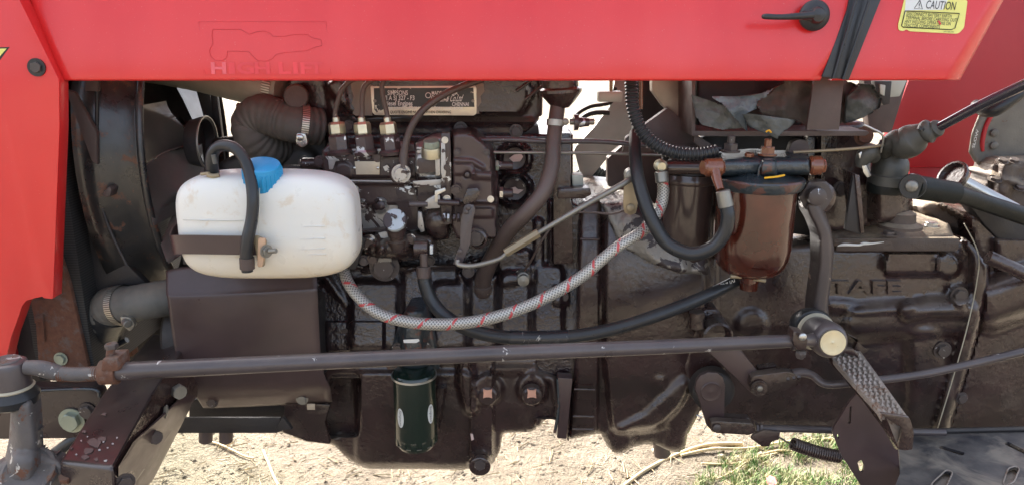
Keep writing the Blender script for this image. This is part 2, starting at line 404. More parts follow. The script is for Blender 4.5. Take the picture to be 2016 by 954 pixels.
def bolt(parent, px, py, Y, r=9, mat='bolt', kind='washer', ax=(0, -1, 0), hs=1., name='bolt', label=None):
    p = W(px, py, Y) if not isinstance(px, Vector) else px
    o = bpy.data.objects.new(name, bolt_mesh(kind, mat)); s = r * S(p)
    link(o, parent, p); o.scale = (s, s, s * hs)
    o.rotation_mode = 'QUATERNION'
    o.rotation_quaternion = Vector(ax).to_track_quat('Z', 'Y') @ Quaternion((0, 0, 1), random.uniform(0, 1))
    if label: o['label'] = label
    return o

# --- cast surfaces: an outline with soft raised and sunk regions, real depth behind
def sd_poly(X, Yp, pts):
    d = np.full(X.shape, 1e9); s = np.zeros(X.shape, bool); n = len(pts)
    for i in range(n):
        ax_, ay = pts[i][:2]; bx, by = pts[(i + 1) % n][:2]
        ex, ey = bx - ax_, by - ay; wx, wy = X - ax_, Yp - ay
        t = np.clip((wx * ex + wy * ey) / (ex * ex + ey * ey + 1e-9), 0, 1)
        d = np.minimum(d, (wx - ex * t) ** 2 + (wy - ey * t) ** 2)
        c = ((ay <= Yp) & (by > Yp)) | ((by <= Yp) & (ay > Yp))
        with np.errstate(divide='ignore', invalid='ignore'):
            xi = ax_ + (Yp - ay) / (by - ay if by != ay else 1e-9) * ex
        s ^= c & (X < xi)
    return np.sqrt(d) * np.where(s, -1, 1)
def sd_line(X, Yp, pts):
    d = np.full(X.shape, 1e9)
    for i in range(len(pts) - 1):
        ax_, ay = pts[i][:2]; bx, by = pts[i + 1][:2]; ex, ey = bx - ax_, by - ay; wx, wy = X - ax_, Yp - ay
        t = np.clip((wx * ex + wy * ey) / (ex * ex + ey * ey + 1e-9), 0, 1); d = np.minimum(d, np.hypot(wx - ex * t, wy - ey * t))
    return d
def relief(name, outline, Y0, feats, mat, parent, step=4, back=.15, edge=10, rough=.0008, label=None, rnd=0, slope=None):
    if rnd: outline = rounded(outline, rnd, 3)
    xs = np.arange(min(p[0] for p in outline) - step, max(p[0] for p in outline) + 2 * step, step)
    ys = np.arange(min(p[1] for p in outline) - step, max(p[1] for p in outline) + 2 * step, step)
    X, Yp = np.meshgrid(xs, ys); X = X.astype(float); Yp = Yp.astype(float)
    sd = sd_poly(X, Yp, outline)
    gx = (sd_poly(X + .5, Yp, outline) - sd_poly(X - .5, Yp, outline)); gy = (sd_poly(X, Yp + .5, outline) - sd_poly(X, Yp - .5, outline))
    keep = sd < step * .72
    mv = keep & (sd > -step * .42); X = np.where(mv, X - sd * gx, X); Yp = np.where(mv, Yp - sd * gy, Yp); sd = np.where(mv, 0, sd)
    h = np.zeros(X.shape)
    if slope: h += slope(X, Yp)
    for ft in feats:
        k = ft[0]
        if k in ('set', 'add'):
            s_ = sd_poly(X, Yp, rounded(ft[1], ft[4], 3) if len(ft) > 4 else ft[1]); m = np.clip(.5 - s_ / ft[3], 0, 1); m = m * m * (3 - 2 * m)
            h = h * (1 - m) + ft[2] * m if k == 'set' else h + ft[2] * m
        elif k == 'disc':
            _, x, y, r, dh, soft = ft; s_ = np.hypot(X - x, Yp - y) - r; m = np.clip(.5 - s_ / soft, 0, 1); m = m * m * (3 - 2 * m); h = h + dh * m
        elif k == 'dome':
            _, x, y, r, dh = ft; q = np.clip(1 - ((X - x) ** 2 + (Yp - y) ** 2) / r ** 2, 0, 1); h = h + dh * np.sqrt(q)
        elif k == 'rod':
            _, pts, r, dh = ft; q = np.clip(1 - (sd_line(X, Yp, pts) / r) ** 2, 0, 1); h = np.where(q > 0, np.maximum(h, h * .0 + dh * np.sqrt(q) + np.minimum(h, dh * .2)), h)
        elif k == 'radd':
            _, pts, r, dh = ft; q = np.clip(1 - (sd_line(X, Yp, pts) / (r * 1.15)) ** 2, 0, 1); h = h + dh * (q * q * (3 - 2 * q)) ** .7
    er = edge; e = np.clip(1 + sd / er, 0, 1); h = h - er * .001 * (1 - np.sqrt(np.clip(1 - e * e, 0, 1)))
    if rough:
        nz = np.zeros(X.shape)
        for (i, j), v in np.ndenumerate(X):
            nz[i, j] = mnoise.noise(Vector((v * .035, Yp[i, j] * .035, Y0 * 9))) + .4 * mnoise.noise(Vector((v * .11, Yp[i, j] * .11, 3 + Y0 * 9)))
        h = h + rough * nz * .35
    idx = -np.ones(X.shape, int); verts = []; bk = []
    faces = []
    R, Cc = X.shape
    for i in range(R - 1):
        for j in range(Cc - 1):
            if keep[i, j] and keep[i + 1, j] and keep[i + 1, j + 1] and keep[i, j + 1]:
                ids = []
                for (a, b) in ((i, j), (i + 1, j), (i + 1, j + 1), (i, j + 1)):
                    if idx[a, b] < 0:
                        p = W(X[a, b], Yp[a, b], Y0 - h[a, b]); idx[a, b] = len(verts); verts.append(p); bk.append(Vector((p.x, Y0 + back, p.z)))
                    ids.append(int(idx[a, b]))
                faces.append(tuple(ids))
    ed = {}
    for f in faces:
        for a, b in zip(f, f[1:] + f[:1]): ed[(a, b)] = 1
    bmap = {}
    for (a, b) in list(ed):
        if (b, a) not in ed:
            for v in (a, b):
                if v not in bmap: bmap[v] = len(verts); verts.append(bk[v])
            faces.append((b, a, bmap[a], bmap[b]))
    return mk(name, verts, faces, mat, parent, smooth=60, label=label)

# --- lettering
def text(name, s, mat, parent, org, ux, uy, Y, off=.0006, shear=0., bold=0., ext=0., fit=None, align='LEFT', spacing=1., mapf=None):
    cu = bpy.data.curves.new(name, 'FONT'); cu.body = s; cu.size = 1.; cu.shear = shear; cu.offset = bold; cu.resolution_u = 3; cu.space_character = spacing
    cu.extrude = 0; cu.align_x = 'LEFT'
    t = bpy.data.objects.new(name, cu); C.objects.link(t)
    dg = bpy.context.evaluated_depsgraph_get(); dg.update()
    me = bpy.data.meshes.new_from_object(t.evaluated_get(dg)); bpy.data.objects.remove(t); bpy.data.curves.remove(cu)
    co = [v.co.copy() for v in me.vertices]; fs = [tuple(p.vertices) for p in me.polygons]; bpy.data.meshes.remove(me)
    if not co: return None
    x0 = min(c.x for c in co); x1 = max(c.x for c in co)
    kx = fit / (x1 - x0) if fit else None
    vs_ = []
    for c in co:
        x = (c.x - x0) * (kx if kx else 1.); X = org[0] + (x if kx else x * ux[0]) * (1 if not kx else ux[0]) + c.y * uy[0]
        Yy = org[1] + (x * ux[1]) + c.y * uy[1]
        if mapf: vs_.append(mapf(X, Yy))
        else:
            yy = Y(X, Yy) if callable(Y) else Y; vs_.append(W(X, Yy, yy - off))
    if ext:
        n = len(vs_); vs2 = vs_ + [v + Vector((0, ext, 0)) for v in vs_]; cnt = {}
        for f in fs:
            for a, b in zip(f, f[1:] + f[:1]): cnt[(a, b)] = 1
        fs = fs + [(b, a, a + n, b + n) for (a, b) in cnt if (b, a) not in cnt]; vs_ = vs2
    return mk(name, vs_, fs, mat, parent, smooth=30)

def top(name, loc, label, cat, group=None):
    o = bpy.data.objects.new(name, None); o.empty_display_size = .1; link(o, None, Vector(loc)); o['label'] = label; o['category'] = cat
    if group: o['group'] = group
    return o
def tag(o, label=None, cat=None, group=None, kind=None):
    if label: o['label'] = label
    if cat: o['category'] = cat
    if group: o['group'] = group
    if kind: o['kind'] = kind
    return o
# ================================================================== SETTING
def ground_mesh():
    # fine relief where it is seen, one sheet out to the horizon
    xs = np.concatenate([[-900, -200, -50, -15, -5], np.arange(-2.2, 2.21, .035), [5, 15, 50, 200, 900]])
    ys = np.concatenate([[-900, -200, -50, -15, -4], np.arange(-1.2, 2.6, .035), [5, 10, 30, 120, 900]])
    vs_ = []; fs = []
    for y in ys:
        for x in xs:
            z = 0.
            if abs(x) < 2.3 and -1.3 < y < 2.7:
                p = Vector((x, y, 0)); z = .020 * mnoise.noise(p * 3.1) + .010 * mnoise.noise(p * 9) + .006 * mnoise.noise(p * 23)
            vs_.append((x, y, z))
    n = len(xs)
    for j in range(len(ys) - 1):
        for i in range(n - 1): a = j * n + i; fs.append((a, a + 1, a + n + 1, a + n))
    o = mk('ground', vs_, fs, 'dirt', None, smooth=180); o['kind'] = 'structure'; return o
ground_mesh()

# ================================================================== TRACTOR
TR = top('tractor', (0, .27, 0), 'red tractor with its brown painted engine bared below the side panel', 'tractor')

# ---- hood
def hoodY(px, py):
    return -.085 + .035 * max(0., (150 - py) / 150.) ** 1.6 * .5 - .006 * (1 - ((px - 1000) / 900.) ** 2)
def skin(name, left, right, rows, Yf, mat, lip=0, n=60, label=None, th=.0015):
    """painted skin between two slanting edges: left(py), right(py)"""
    vs_ = []; fs = []; R = list(rows)
    for py in R:
        for i in range(n + 1):
            px = left(py) + (right(py) - left(py)) * i / n; vs_.append(W(px, py, Yf(px, py)))
    if lip:
        py = R[-1]
        for k in range(1, 6):
            a = k / 5 * math.pi / 2
            for i in range(n + 1):
                px = left(py) + (right(py) - left(py)) * i / n
                p = W(px, py, Yf(px, py)); vs_.append(p + Vector((0, lip * (1 - math.cos(a)) + (.012 if k == 5 else 0), -lip * math.sin(a) * .55)))
        m = len(R) + 5
    else: m = len(R)
    for j in range(m - 1):
        for i in range(n): a = j * (n + 1) + i; fs.append((a, a + n + 1, a + n + 2, a + 1))
    o = mk(name, vs_, fs, mat, TR, smooth=60, label=label)
    md = o.modifiers.new('thickness', 'SOLIDIFY'); md.thickness = .0016; md.offset = -1
    return o
rows = [-170, -130, -90, -60, -30, 0, 30, 60, 90, 115, 130, 142, 150, 155]
hp = skin('hood_side_panel', lambda y: 42 + (y) * (78 / 158.), lambda y: 1740 - (y + 0) * (118 / 158.) - 8, rows, hoodY, 'red', lip=.008)
hr = skin('hood_rear_panel', lambda y: 1698 - y * (60 / 158.), lambda y: 1976 - y * (87 / 160.), rows, lambda x, y: hoodY(x, y) + .006 + (.02 * max(0, (x - (1945 - y * .54)) / 30.) ** 2), 'red', lip=.007, n=50)
# unseen hood top shades the engine; far side cut short to let sun in
def hood_shell():
    prof = [(-.055, 1.42), (-.04, 1.47), (.0, 1.50), (.25, 1.53), (.50, 1.50), (.56, 1.46), (.60, 1.43)]
    vs_ = []; fs = []
    for k, x in enumerate((-1.55, -1.1, 0, .55, .98)):
        for (y, z) in prof: vs_.append((x, y, z - (.12 if k == 0 else 0)))
    n = len(prof)
    for k in range(4):
        for i in range(n - 1): a = k * n + i; fs.append((a, a + n, a + n + 1, a + 1))
    o = mk('hood_top', vs_, fs, 'red', TR); md = o.modifiers.new('t', 'SOLIDIFY'); md.thickness = .002; return o
hood_shell()
# hood seam strip (rubber) and handle
ys_ = lambda x, y: hoodY(x, y) - .004
strip = plate('seal_strip', [(1678, -30), (1748, -30), (1735, 0), (1672, 158), (1618, 152), (1668, 20)], ys_, .012, 'black_plastic', TR, bevel=.003)
for a, b in (((1694, -30), (1641, 155)), ((1722, -30), (1660, 157))):
    tube('rib', [(a[0], a[1], -.088), ((a[0] + b[0]) / 2, (a[1] + b[1]) / 2, -.092), (b[0], b[1], -.094)], 3.2, 'rubber', strip, n=8)
hd = lathe('hood_latch', (1602, 31, -.088), (0, -1, 0), [(0, .026), (.005, .026), (.010, .022), (.014, .015), (.024, .011), (.026, 0)], 'black_plastic', TR)
tube('handle', [(1600, 30, -.115, 8), (1576, 32, -.12, 7), (1540, 34, -.122, 5.5), (1508, 33, -.122, 5.5), (1503, 33, -.12, 4)], 6, 'black_plastic', hd, n=12)
plate('grip', [(1582, 22), (1610, 17), (1612, 43), (1584, 40)], -.108, .012, 'black_plastic', hd, bevel=.005, rnd=8)
# sticker CAUTION
cs = plate('caution_sticker', [(1783, -12), (1905, 1), (1898, 55), (1890, 64), (1884, 67), (1790, 62), (1785, 58), (1778, 62), (1769, 60), (1768, 50)], lambda x, y: hoodY(x, y) + .0045, .0006, 'yellow_label', TR, bevel=0, rnd=4)
Yc = lambda x, y: hoodY(x, y) + .0045
plate('white_patch', [(1784, -11), (1868, -3), (1856, 20), (1785, 21), (1781, 30)], lambda x, y: Yc(x, y) - .0004, .0003, 'white_print', cs, bevel=0)
tx = lambda s, x, y, wd, hgt, nm='lettering': text(nm, s, 'black_print', cs, (x, y), (1, .055), (hgt * .22, -hgt), Yc, off=.0009, fit=wd, bold=.0)
tx('CAUTION', 1822, 17, 58, 23)
tx('DISCONNECT BATTERY EARTH', 1785, 30.5, 88, 9.5); tx('TERMINAL BEFORE CARRYING OUT', 1783, 38, 100, 9.5)
tx('ANY WELDING OPERATIONS ON', 1781, 45.5, 90, 9.5); tx('TRACTOR COMPONENTS', 1779, 53, 71, 9.5)
def frame_line(pts, r, mat, parent, Yf, nm='border'):
    tube(nm, [(x, y, Yf(x, y)) for x, y in pts], r, mat, parent, n=6, straight=True)
frame_line([(1782, 22), (1889, 27), (1880, 56), (1873, 59), (1778, 54), (1775, 51), (1782, 22)], .9, 'black_print', cs, lambda x, y: Yc(x, y) - .0006)
frame_line([(1811, 1), (1800, 17), (1816, 18), (1811, 1)], .7, 'black_print', cs, lambda x, y: Yc(x, y) - .0006, 'triangle')
text('lettering', '!', 'black_print', cs, (1808.5, 16), (1, 0), (1, -13), Yc, off=.0009, fit=2.)
plate('tear', [(1849, 40), (1853, 47), (1851, 50), (1846, 42)], lambda x, y: Yc(x, y) - .0012, .0003, 'red', cs, bevel=0)
text('lettering', '8717 006 M91', 'black_print', cs, (1858, 64), (1, .03), (.5, -3.4), Yc, off=.0009, fit=20)
# ghost of the HIGH LIFT sticker
gh = surf('faded_sticker_film', (.66, .085, .10), .30, bump=.3, bscale=500, coat=.3); ghl = surf('faded_sticker_edge', (.67, .045, .055), .4, bump=0)
ghd = surf('faded_sticker_line', (.58, .028, .034), .5, bump=0)
M['gh'] = gh; M['ghl'] = ghl; M['ghd'] = ghd
Yh = lambda x, y: hoodY(x, y) - .0006
fr = tube('sticker_ghost', [(x, y, Yh(x, y)) for x, y in ((391, 43), (642, 43), (651, 146), (403, 146), (391, 43))], .35, 'ghl', TR, n=5, straight=True)
for ch, x, wd in (('H', 416, 30), ('I', 451, 12), ('G', 467, 34), ('H', 502, 30), ('L', 549, 24), ('I', 578, 9), ('F', 592, 22), ('T', 612, 24)):
    m_ = gh if x < 450 else ghl
    text('letter', ch, m_, fr, (x, 145), (1, 0), (-2, -31), hoodY, off=.0009, fit=wd, bold=.035)
trac = [(418, 60), (421, 58), (474, 58), (482, 63), (491, 68), (505, 63), (520, 61), (533, 66), (537, 72), (560, 72), (580, 68), (606, 68), (612, 74), (632, 79), (634, 90), (618, 94), (604, 100), (560, 104), (544, 107), (535, 117), (522, 121), (508, 120), (498, 112), (490, 102), (448, 101), (446, 114), (438, 120), (424, 119), (415, 112), (412, 101), (416, 91), (419, 88), (417, 70), (418, 60)]
tube('tractor_outline', [(x, y, Yh(x, y)) for x, y in trac], .5, 'ghd', fr, n=5, straight=True)

# ---- nose side panel at left
def noseY(px, py): return -.098 + .00004 * abs(px - 60) - (.012 * max(0, (px - 92) / 25.) ** 2 if False else 0)
nose = plate('nose_side_panel', rounded([(-60, -60), (20, -60), (38, 0), (116, 158), (117, 250), (104, 588), (84, 586)], 3, 2) + [(66, 587), (52, 591), (43, 602), (38, 618)] + [(22, 662), (10, 712), (-60, 712)], -.10, .03, 'red', TR, bevel=.008)
bolt(nose, 73, 133, -.102, 11, 'bolt', 'washer')
lathe('washer', (73, 133, -.1005), (0, -1, 0), [(0, .0155), (.003, .0155), (.0032, .0)], 'rubber', nose)
plate('decal', [(-25, 94), (19, 93), (-4, 124), (-25, 140)], -.1003, .0004, 'black_print', nose, bevel=0)
plate('decal_stripe', [(-25, 97), (13, 96), (-8, 120), (-25, 134)], -.1008, .0004, 'yellow_label', nose, bevel=0)
box('nose_shell', (-1.45, .26, 1.0), (.7, .66, .95), 'red_dark', TR, bevel=.05)

# ---- radiator, shroud, fan
box('radiator', (-.93, .29, .93), (.12, .56, .74), 'fins', TR)
sh_rows = []
def shroud():
    vs_ = []; fs = []; uv = None; n = 56
    prof = [(-.845, 1.16), (-.80, 1.12), (-.775, 1.03), (-.755, 1.0), (-.740, 1.0), (-.738, 1.035), (-.728, 1.035)]
    for (x, k) in prof:
        for i in range(n):
            t = 2 * math.pi * i / n; vs_.append((x, .265 + .225 * k * math.cos(t), 1.0 + .31 * k * math.sin(t)))
    for j in range(len(prof) - 1):
        for i in range(n): p, q = j * n + i, j * n + (i + 1) % n; fs.append((p, q, q + n, p + n))
    o = mk('fan_shroud', vs_, fs, 'iron_dark', TR, smooth=50); md = o.modifiers.new('t', 'SOLIDIFY'); md.thickness = .004; return o
M['shroud'] = surf('shroud_paint', (.018, .019, .020), .30, bump=.3, bscale=50, dust=.35, rust=.16, coat=.3, oily=1)
shr = shroud(); shr.data.materials[0] = M['shroud']
tube('rim', [(-.735 if False else 0, 0, 0)][:0] + [Vector((-.726, .265 + .236 * math.cos(t), 1.0 + .322 * math.sin(t))) for t in np.linspace(math.pi * .5, math.pi * 1.5, 26)], 7.5, M['shroud'], shr, n=10, per=3)
# radiator side cheek with struts and the angled stay
ck = plate('radiator_cheek', [(112, 150), (192, 150), (193, 330), (205, 420), (250, 520), (290, 560), (200, 590), (112, 590)], .06, .02, 'iron_dark', TR, bevel=.004)
plate('stay', [(128, 176), (146, 182), (190, 262), (191, 325), (180, 318)], .0, .012, 'brown_box', ck, bevel=.003)
plate('tab', [(170, 150), (192, 150), (192, 181), (166, 179)], .01, .012, 'brown_box', ck, bevel=.002)
plate('boss', [(200, 382), (214, 366), (220, 374), (216, 388), (204, 390)], .0, .03, 'brown_box', ck, bevel=.005)
tube('edge_bead', [(191, 180, .02), (192, 330, .02), (206, 425, .02), (250, 522, .02)], 3.5, 'iron_dark', ck)
fan = lathe('fan', Vector((-.70, .265, 1.0)), (1, 0, 0), [(-.02, .012), (.0, .015), (.02, .012), (.03, .0)], 'iron_dark', TR)
M['blade'] = surf('fan_blade_paint', (.085, .078, .070), .38, bump=.1, dust=.25, coat=.2)
for pts, y0, sl in (([(264, 232), (277, 207), (307, 219), (339, 234), (367, 254), (388, 278), (370, 286), (339, 297), (300, 318), (264, 330)], .20, (.0010, -.0004)),
                    ([(288, 326), (320, 302), (367, 287), (398, 284), (402, 330), (396, 372), (366, 372), (344, 384), (320, 410), (303, 450), (292, 400)], .17, (.0009, .0008)),
                    ([(300, 150), (392, 150), (398, 190), (402, 238), (392, 262), (372, 246), (340, 226), (306, 208)], .28, (.0006, .0010)),
                    ([(350, 398), (400, 380), (402, 470), (330, 520), (316, 480)], .24, (.0008, .001))):
    relief('blade', pts[::-1], y0, [], 'blade', fan, step=5, back=.003, edge=2, rough=0, slope=lambda X, Yp, sl=sl: -(X - 330) * sl[0] + (Yp - 300) * sl[1] + .00003 * (X - 330) ** 2 * .3)
for pts in ([(277, 207, .212), (307, 219, .226), (339, 234, .244), (367, 254, .256), (388, 278, .262)], [(303, 450, .14), (320, 410, .135), (344, 384, .15), (366, 372, .17), (396, 372, .20)], [(288, 326, .128), (320, 302, .152), (367, 287, .20), (398, 284, .225)]):
    tube('blade_edge', [(a, b, c - .006) for a, b, c in pts], 1.0, 'steel_dull', fan, n=6)
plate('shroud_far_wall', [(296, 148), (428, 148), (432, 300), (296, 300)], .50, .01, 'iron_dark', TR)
# pale duct panel, strut and the pulley ring
plate('duct_panel', [(384, 172), (412, 178), (422, 236), (402, 236)], .30, .01, 'iron_dark', TR)
plate('upright_strip', [(413, 178), (426, 180), (438, 275), (423, 275)], .29, .012, 'iron_dark', TR)
pr = W(398, 282, .20)
pul = lathe('pulley', pr, (1, 0, .0), [(-.02, .050), (.0, .056), (.010, .058), (.012, .057), (.010, .052), (-.012, .048), (-.015, .02), (-.015, 0)], 'iron_dark', TR, n=40)
tube('rim', [pr + Vector((.012, math.cos(t) * .0575, math.sin(t) * .0575)) for t in np.linspace(0, 2 * math.pi, 30)], 2., 'steel_dull', pul, n=6, per=2)
cyl('water_pump_shaft', (400, 283, .28), (475, 277, .22), 10, 'iron_dark', TR)

# rusty front support, lower-left
sup = plate('radiator_support', [(106, 588), (118, 500), (136, 556), (174, 722), (76, 728), (70, 640), (58, 588)], .0, .012, 'rust', TR, bevel=.003)
bolt(sup, 120, 705, -.002, 10, 'bolt_green')
plate('slot_edge', [(66, 622), (84, 618), (88, 672), (82, 674), (78, 632), (68, 636)], -.004, .006, 'rust', sup, bevel=.002)
plate('rear_support', [(130, 512), (150, 505), (190, 600), (215, 655), (185, 700), (172, 690), (150, 600)], .06, .03, 'rust', TR, bevel=.004)
plate('nose_floor', [(-20, 600), (80, 585), (90, 760), (-20, 760)], .12, .02, 'iron_dark', TR)
# lower radiator hose
lh = tube('lower_radiator_hose', [(192, 664, .11, 42), (198, 634, .08, 43), (222, 602, .05, 39), (255, 598, .03, 36), (300, 590, .03, 36), (352, 582, .05, 36)], 38, 'rubber_grey', TR, n=32, ribs=(.012, .022))
tube('hose_elbow', [(176, 704, .13, 44), (188, 666, .11, 45), (202, 632, .08, 44), (220, 607, .055, 41)], 44, 'rubber', lh, n=28)
def clamp(pts, r, parent, sx, sy, sY, name='hose_clamp'):
    o = tube(name, pts, r, 'band', parent, n=40, per=4, caps=False)
    return o
hc = clamp([(238, 600, .04), (250, 598.5, .034)], 40, TR, 0, 0, 0)
cyl('worm_screw', (246, 632, -.01), (252, 638, -.02), 8, 'steel_dull', hc); 
plate('screw_housing', [(236, 622), (256, 624), (266, 640), (256, 652), (240, 640)], -.012, .012, 'steel_dull', hc, rnd=4)
# dark red-brown strut below, background
plate('far_bracket', [(180, 660), (250, 640), (262, 700), (200, 720)], .25, .03, 'rust', TR)
plate('grey_gusset', [(255, 648), (293, 645), (270, 680)], .3, .01, 'grey_plate', TR)
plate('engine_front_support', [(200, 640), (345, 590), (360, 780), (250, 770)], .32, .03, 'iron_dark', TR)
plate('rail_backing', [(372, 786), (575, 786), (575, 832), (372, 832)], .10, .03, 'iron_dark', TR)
tube('long_pipe', [(175, 738, .1), (215, 690, .1), (250, 668, .1)], 6, 'rubber', TR)

# ---- upper radiator hose and thermostat hose
uh = tube('upper_radiator_hose', [(290, 118, .30, 44), (380, 134, .27, 44), (460, 152, .24, 45), (520, 166, .2, 45), (566, 176, .18, 44)], 44, 'rubber_grey', TR, n=32, ribs=(.006, .030))
uh.data.materials[0] = surf('beige_rubber_hose', (.30, .28, .225), .6, bump=.3, dust=.5, var=.15)
hc2 = clamp([(540, 170, .19), (556, 174, .185)], 47, TR, 0, 0, 0)
plate('screw_housing', [(536, 196), (558, 196), (560, 218), (546, 226), (534, 212)], .12, .015, 'rubber_brown', hc2, rnd=4)
bolt(hc2, 544, 203, .118, 6, 'steel_dull', 'dome')
th = tube('thermostat_hose', [(556, 292, .20, 30), (528, 290, .17, 34), (500, 268, .15, 38), (498, 240, .15, 40), (520, 226, .14, 40), (556, 236, .13, 39), (590, 245, .12, 38), (632, 250, .14, 36)], 38, 'rubber_grey', TR, n=36, ribs=(.018, .0125, 1))
th.data.materials[0] = surf('brown_grey_ribbed_hose', (.085, .074, .064), .6, bump=.4, dust=.3)
hc3 = clamp([(590, 245, .12), (604, 247, .125)], 42, TR, 0, 0, 0)
plate('screw_housing', [(584, 262), (602, 264), (606, 284), (594, 292), (582, 282)], .072, .016, 'steel', hc3, rnd=5)
bolt(hc3, 590, 271, .07, 7, 'steel', 'dome')
cyl('plug', (585, 190, .16), (583, 190, .105), 24, 'brown_box', TR)
cyl('drain_cock', (478, 210, .15), (468, 208, .14), 6, 'rust', TR)

# ---- front timing cover behind hoses
tc = relief('timing_cover', [(470, 300), (560, 270), (660, 262), (690, 300), (690, 560), (440, 560), (425, 400), (432, 320)], .20, [('rod', [(500, 310), (480, 420)], 14, .02), ('disc', 590, 330, 40, .02, 12)], 'iron_dark', TR, step=8)
cyl('spill_pipe', (560, 330, .12), (628, 330, .11), 5, 'iron_dark', TR)
for x, y in ((600, 320), (536, 345), (618, 268)): bolt(tc, x, y, .16, 10, 'bolt')
cyl('union', (596, 322, .11), (632, 322, .11), 11, 'pump', TR)
bolt(TR, 598, 322, .11, 9, 'pump', 'hex', ax=(-1, 0, 0))

# ---- cylinder head with name plate
hd_ = relief('cylinder_head', [(566, 140), (1070, 140), (1068, 225), (1046, 258), (1020, 270), (900, 272), (640, 275), (604, 250), (566, 225)], .15,
    [('set', [(684, 140), (1040, 140), (1044, 195), (1026, 226), (690, 228), (665, 200), (640, 165)], .045, 9, 10), ('add', [(640, 140), (672, 140), (690, 226), (650, 226)], .012, 8),
     ('rod', [(660, 240), (1050, 240)], 6, .01)], 'iron', TR, step=5, back=.3)
plate('bare_patch', [(690, 160), (720, 161), (735, 170), (733, 228), (700, 228), (694, 224), (698, 214), (692, 205), (696, 190), (692, 176)], .1035, .001, 'bare_patch', hd_, bevel=0)
plate('bare_patch', [(925, 160), (952, 165), (954, 180), (946, 190), (948, 202), (940, 212), (944, 224), (928, 226)], .1035, .001, 'bare_patch', hd_, bevel=0)
npl = plate('name_plate', [(729, 170), (935, 169), (938, 174), (938, 224), (933, 228), (738, 227), (733, 222)], .102, .002, 'plate_metal', hd_, bevel=.0008, rnd=2)
plate('black_field', [(736, 174), (932, 173), (934, 211), (764, 211), (742, 222), (737, 216)], .1013, .0006, 'plate_black', npl, bevel=0)
nt_ = lambda s, x, y, wd, h, mt='white_print': text('lettering', s, mt, npl, (x, y), (1, 0), (0, -h), .1008, off=.0003, fit=wd, bold=.012)
nt_('SIMPSONS', 763, 187.5, 40, 13); nt_('III A SJ 327 - F3', 756, 197.5, 60, 13); nt_('Diesel Engines', 756, 208, 56, 13)
nt_('MADE IN INDIA', 850, 187, 51, 10.5); nt_('CHENNAI', 890, 209, 33, 10.5)
text('lettering', 'Simpson & Co.Ltd', 'white_print', npl, (846, 201), (1, -.02), (4, -19), .1008, off=.0003, fit=64, bold=.004, shear=.3)
nt_('FOR MAINTENANCE SEE OPERATORS HAND-BOOK', 762, 216, 150, 8, 'white_print'); nt_('QUOTE ENGINE NUMBER WHEN ORDERING', 768, 223.5, 120, 7.5, 'black_print')
tube('emblem', [(843 + 5 * math.cos(t), 188 + 5 * math.sin(t), .1003) for t in np.linspace(0, 6.3, 14)], .8, 'white_print', npl, n=5)
for x, y in ((738, 199), (931, 199)): bolt(npl, x, y, .101, 3.4, 'steel_dull', 'dome')
tube('rib', [(1016, 180, .10), (1045, 160, .10)], 3, 'iron', hd_); tube('rib', [(1034, 196, .10), (1075, 164, .10)], 3, 'iron', hd_)
for x, y in ((907, 253), (1016, 258)): bolt(hd_, x, y, .14, 10, 'bolt', 'washer', hs=1.4)
plate('lower_head_flange', [(640, 246), (1060, 248), (1062, 268), (640, 270)], .155, .05, 'iron_dark', TR)

# ---- engine block
Bk = []
for (x0, x1, y0, y1) in ((690, 785, 552, 690), (793, 845, 530, 690), (852, 917, 555, 690), (925, 976, 540, 690), (984, 1043, 535, 690), (1051, 1108, 520, 690)):
    Bk.append(('add', [(x0, y0), (x1, y0), (x1, y1), (x0, y1)], .020, 15, 16))
Bk += [('disc', 1013, 312, 34, .016, 5), ('disc', 1013, 312, 25, -.018, 5), ('disc', 1013, 372, 36, .016, 5), ('disc', 1013, 372, 27, -.018, 5),
       ('add', [(978, 498), (1043, 490), (1048, 556), (985, 562)], .022, 7, 8), ('rod', [(640, 520), (760, 528), (905, 522), (980, 500)], 9, .035), ('rod', [(1085, 400), (1085, 512)], 8, .02),
       ('add', [(640, 632), (756, 632), (756, 692), (640, 692)], .012, 5, 4), ('rod', [(1060, 440), (1060, 520), (1010, 560)], 12, .014),
       ('rod', [(905, 540), (925, 600), (960, 600), (975, 545)], 8, .02), ('rod', [(640, 545), (680, 600), (690, 700)], 10, .016), ('add', [(1090, 560), (1118, 560), (1118, 600), (1090, 600)], .02, 6)]
blk = relief('engine_block', [(640, 262), (1085, 264), (1128, 266), (1128, 398), (1150, 410), (1150, 745), (600, 745), (600, 560), (640, 540)], .14, Bk, 'iron_wet', TR, step=4, back=.28, edge=6, rough=.0012, slope=lambda X, Yp: .034 * np.clip((Yp - 525) / 150., 0, 1))
for x, y in ((1013, 312), (1013, 372)):
    cp = lathe('core_plug', (x, y, .142), (0, -1, 0), [(0, .024), (.004, .023), (.003, .019), (.001, 0)], 'pump', blk)
chip_m = surf('primer_chip', (.58, .45, .40), .6, bump=.2)
plate('paint_chip', [(1002, 312), (1012, 305), (1026, 303), (1030, 309), (1024, 318), (1010, 319)], .134, .001, chip_m, blk, bevel=0)
plate('paint_chip', [(1001, 372), (1014, 368), (1020, 373), (1031, 374), (1020, 382), (1004, 380)], .134, .001, chip_m, blk, bevel=0)
for x, y, r in ((681, 652, 9), (682, 680, 9), (1029, 543, 12), (1107, 583, 9), (846, 512, 8), (790, 540, 0)):
    if r: bolt(blk, x, y, .105, r, 'bolt')
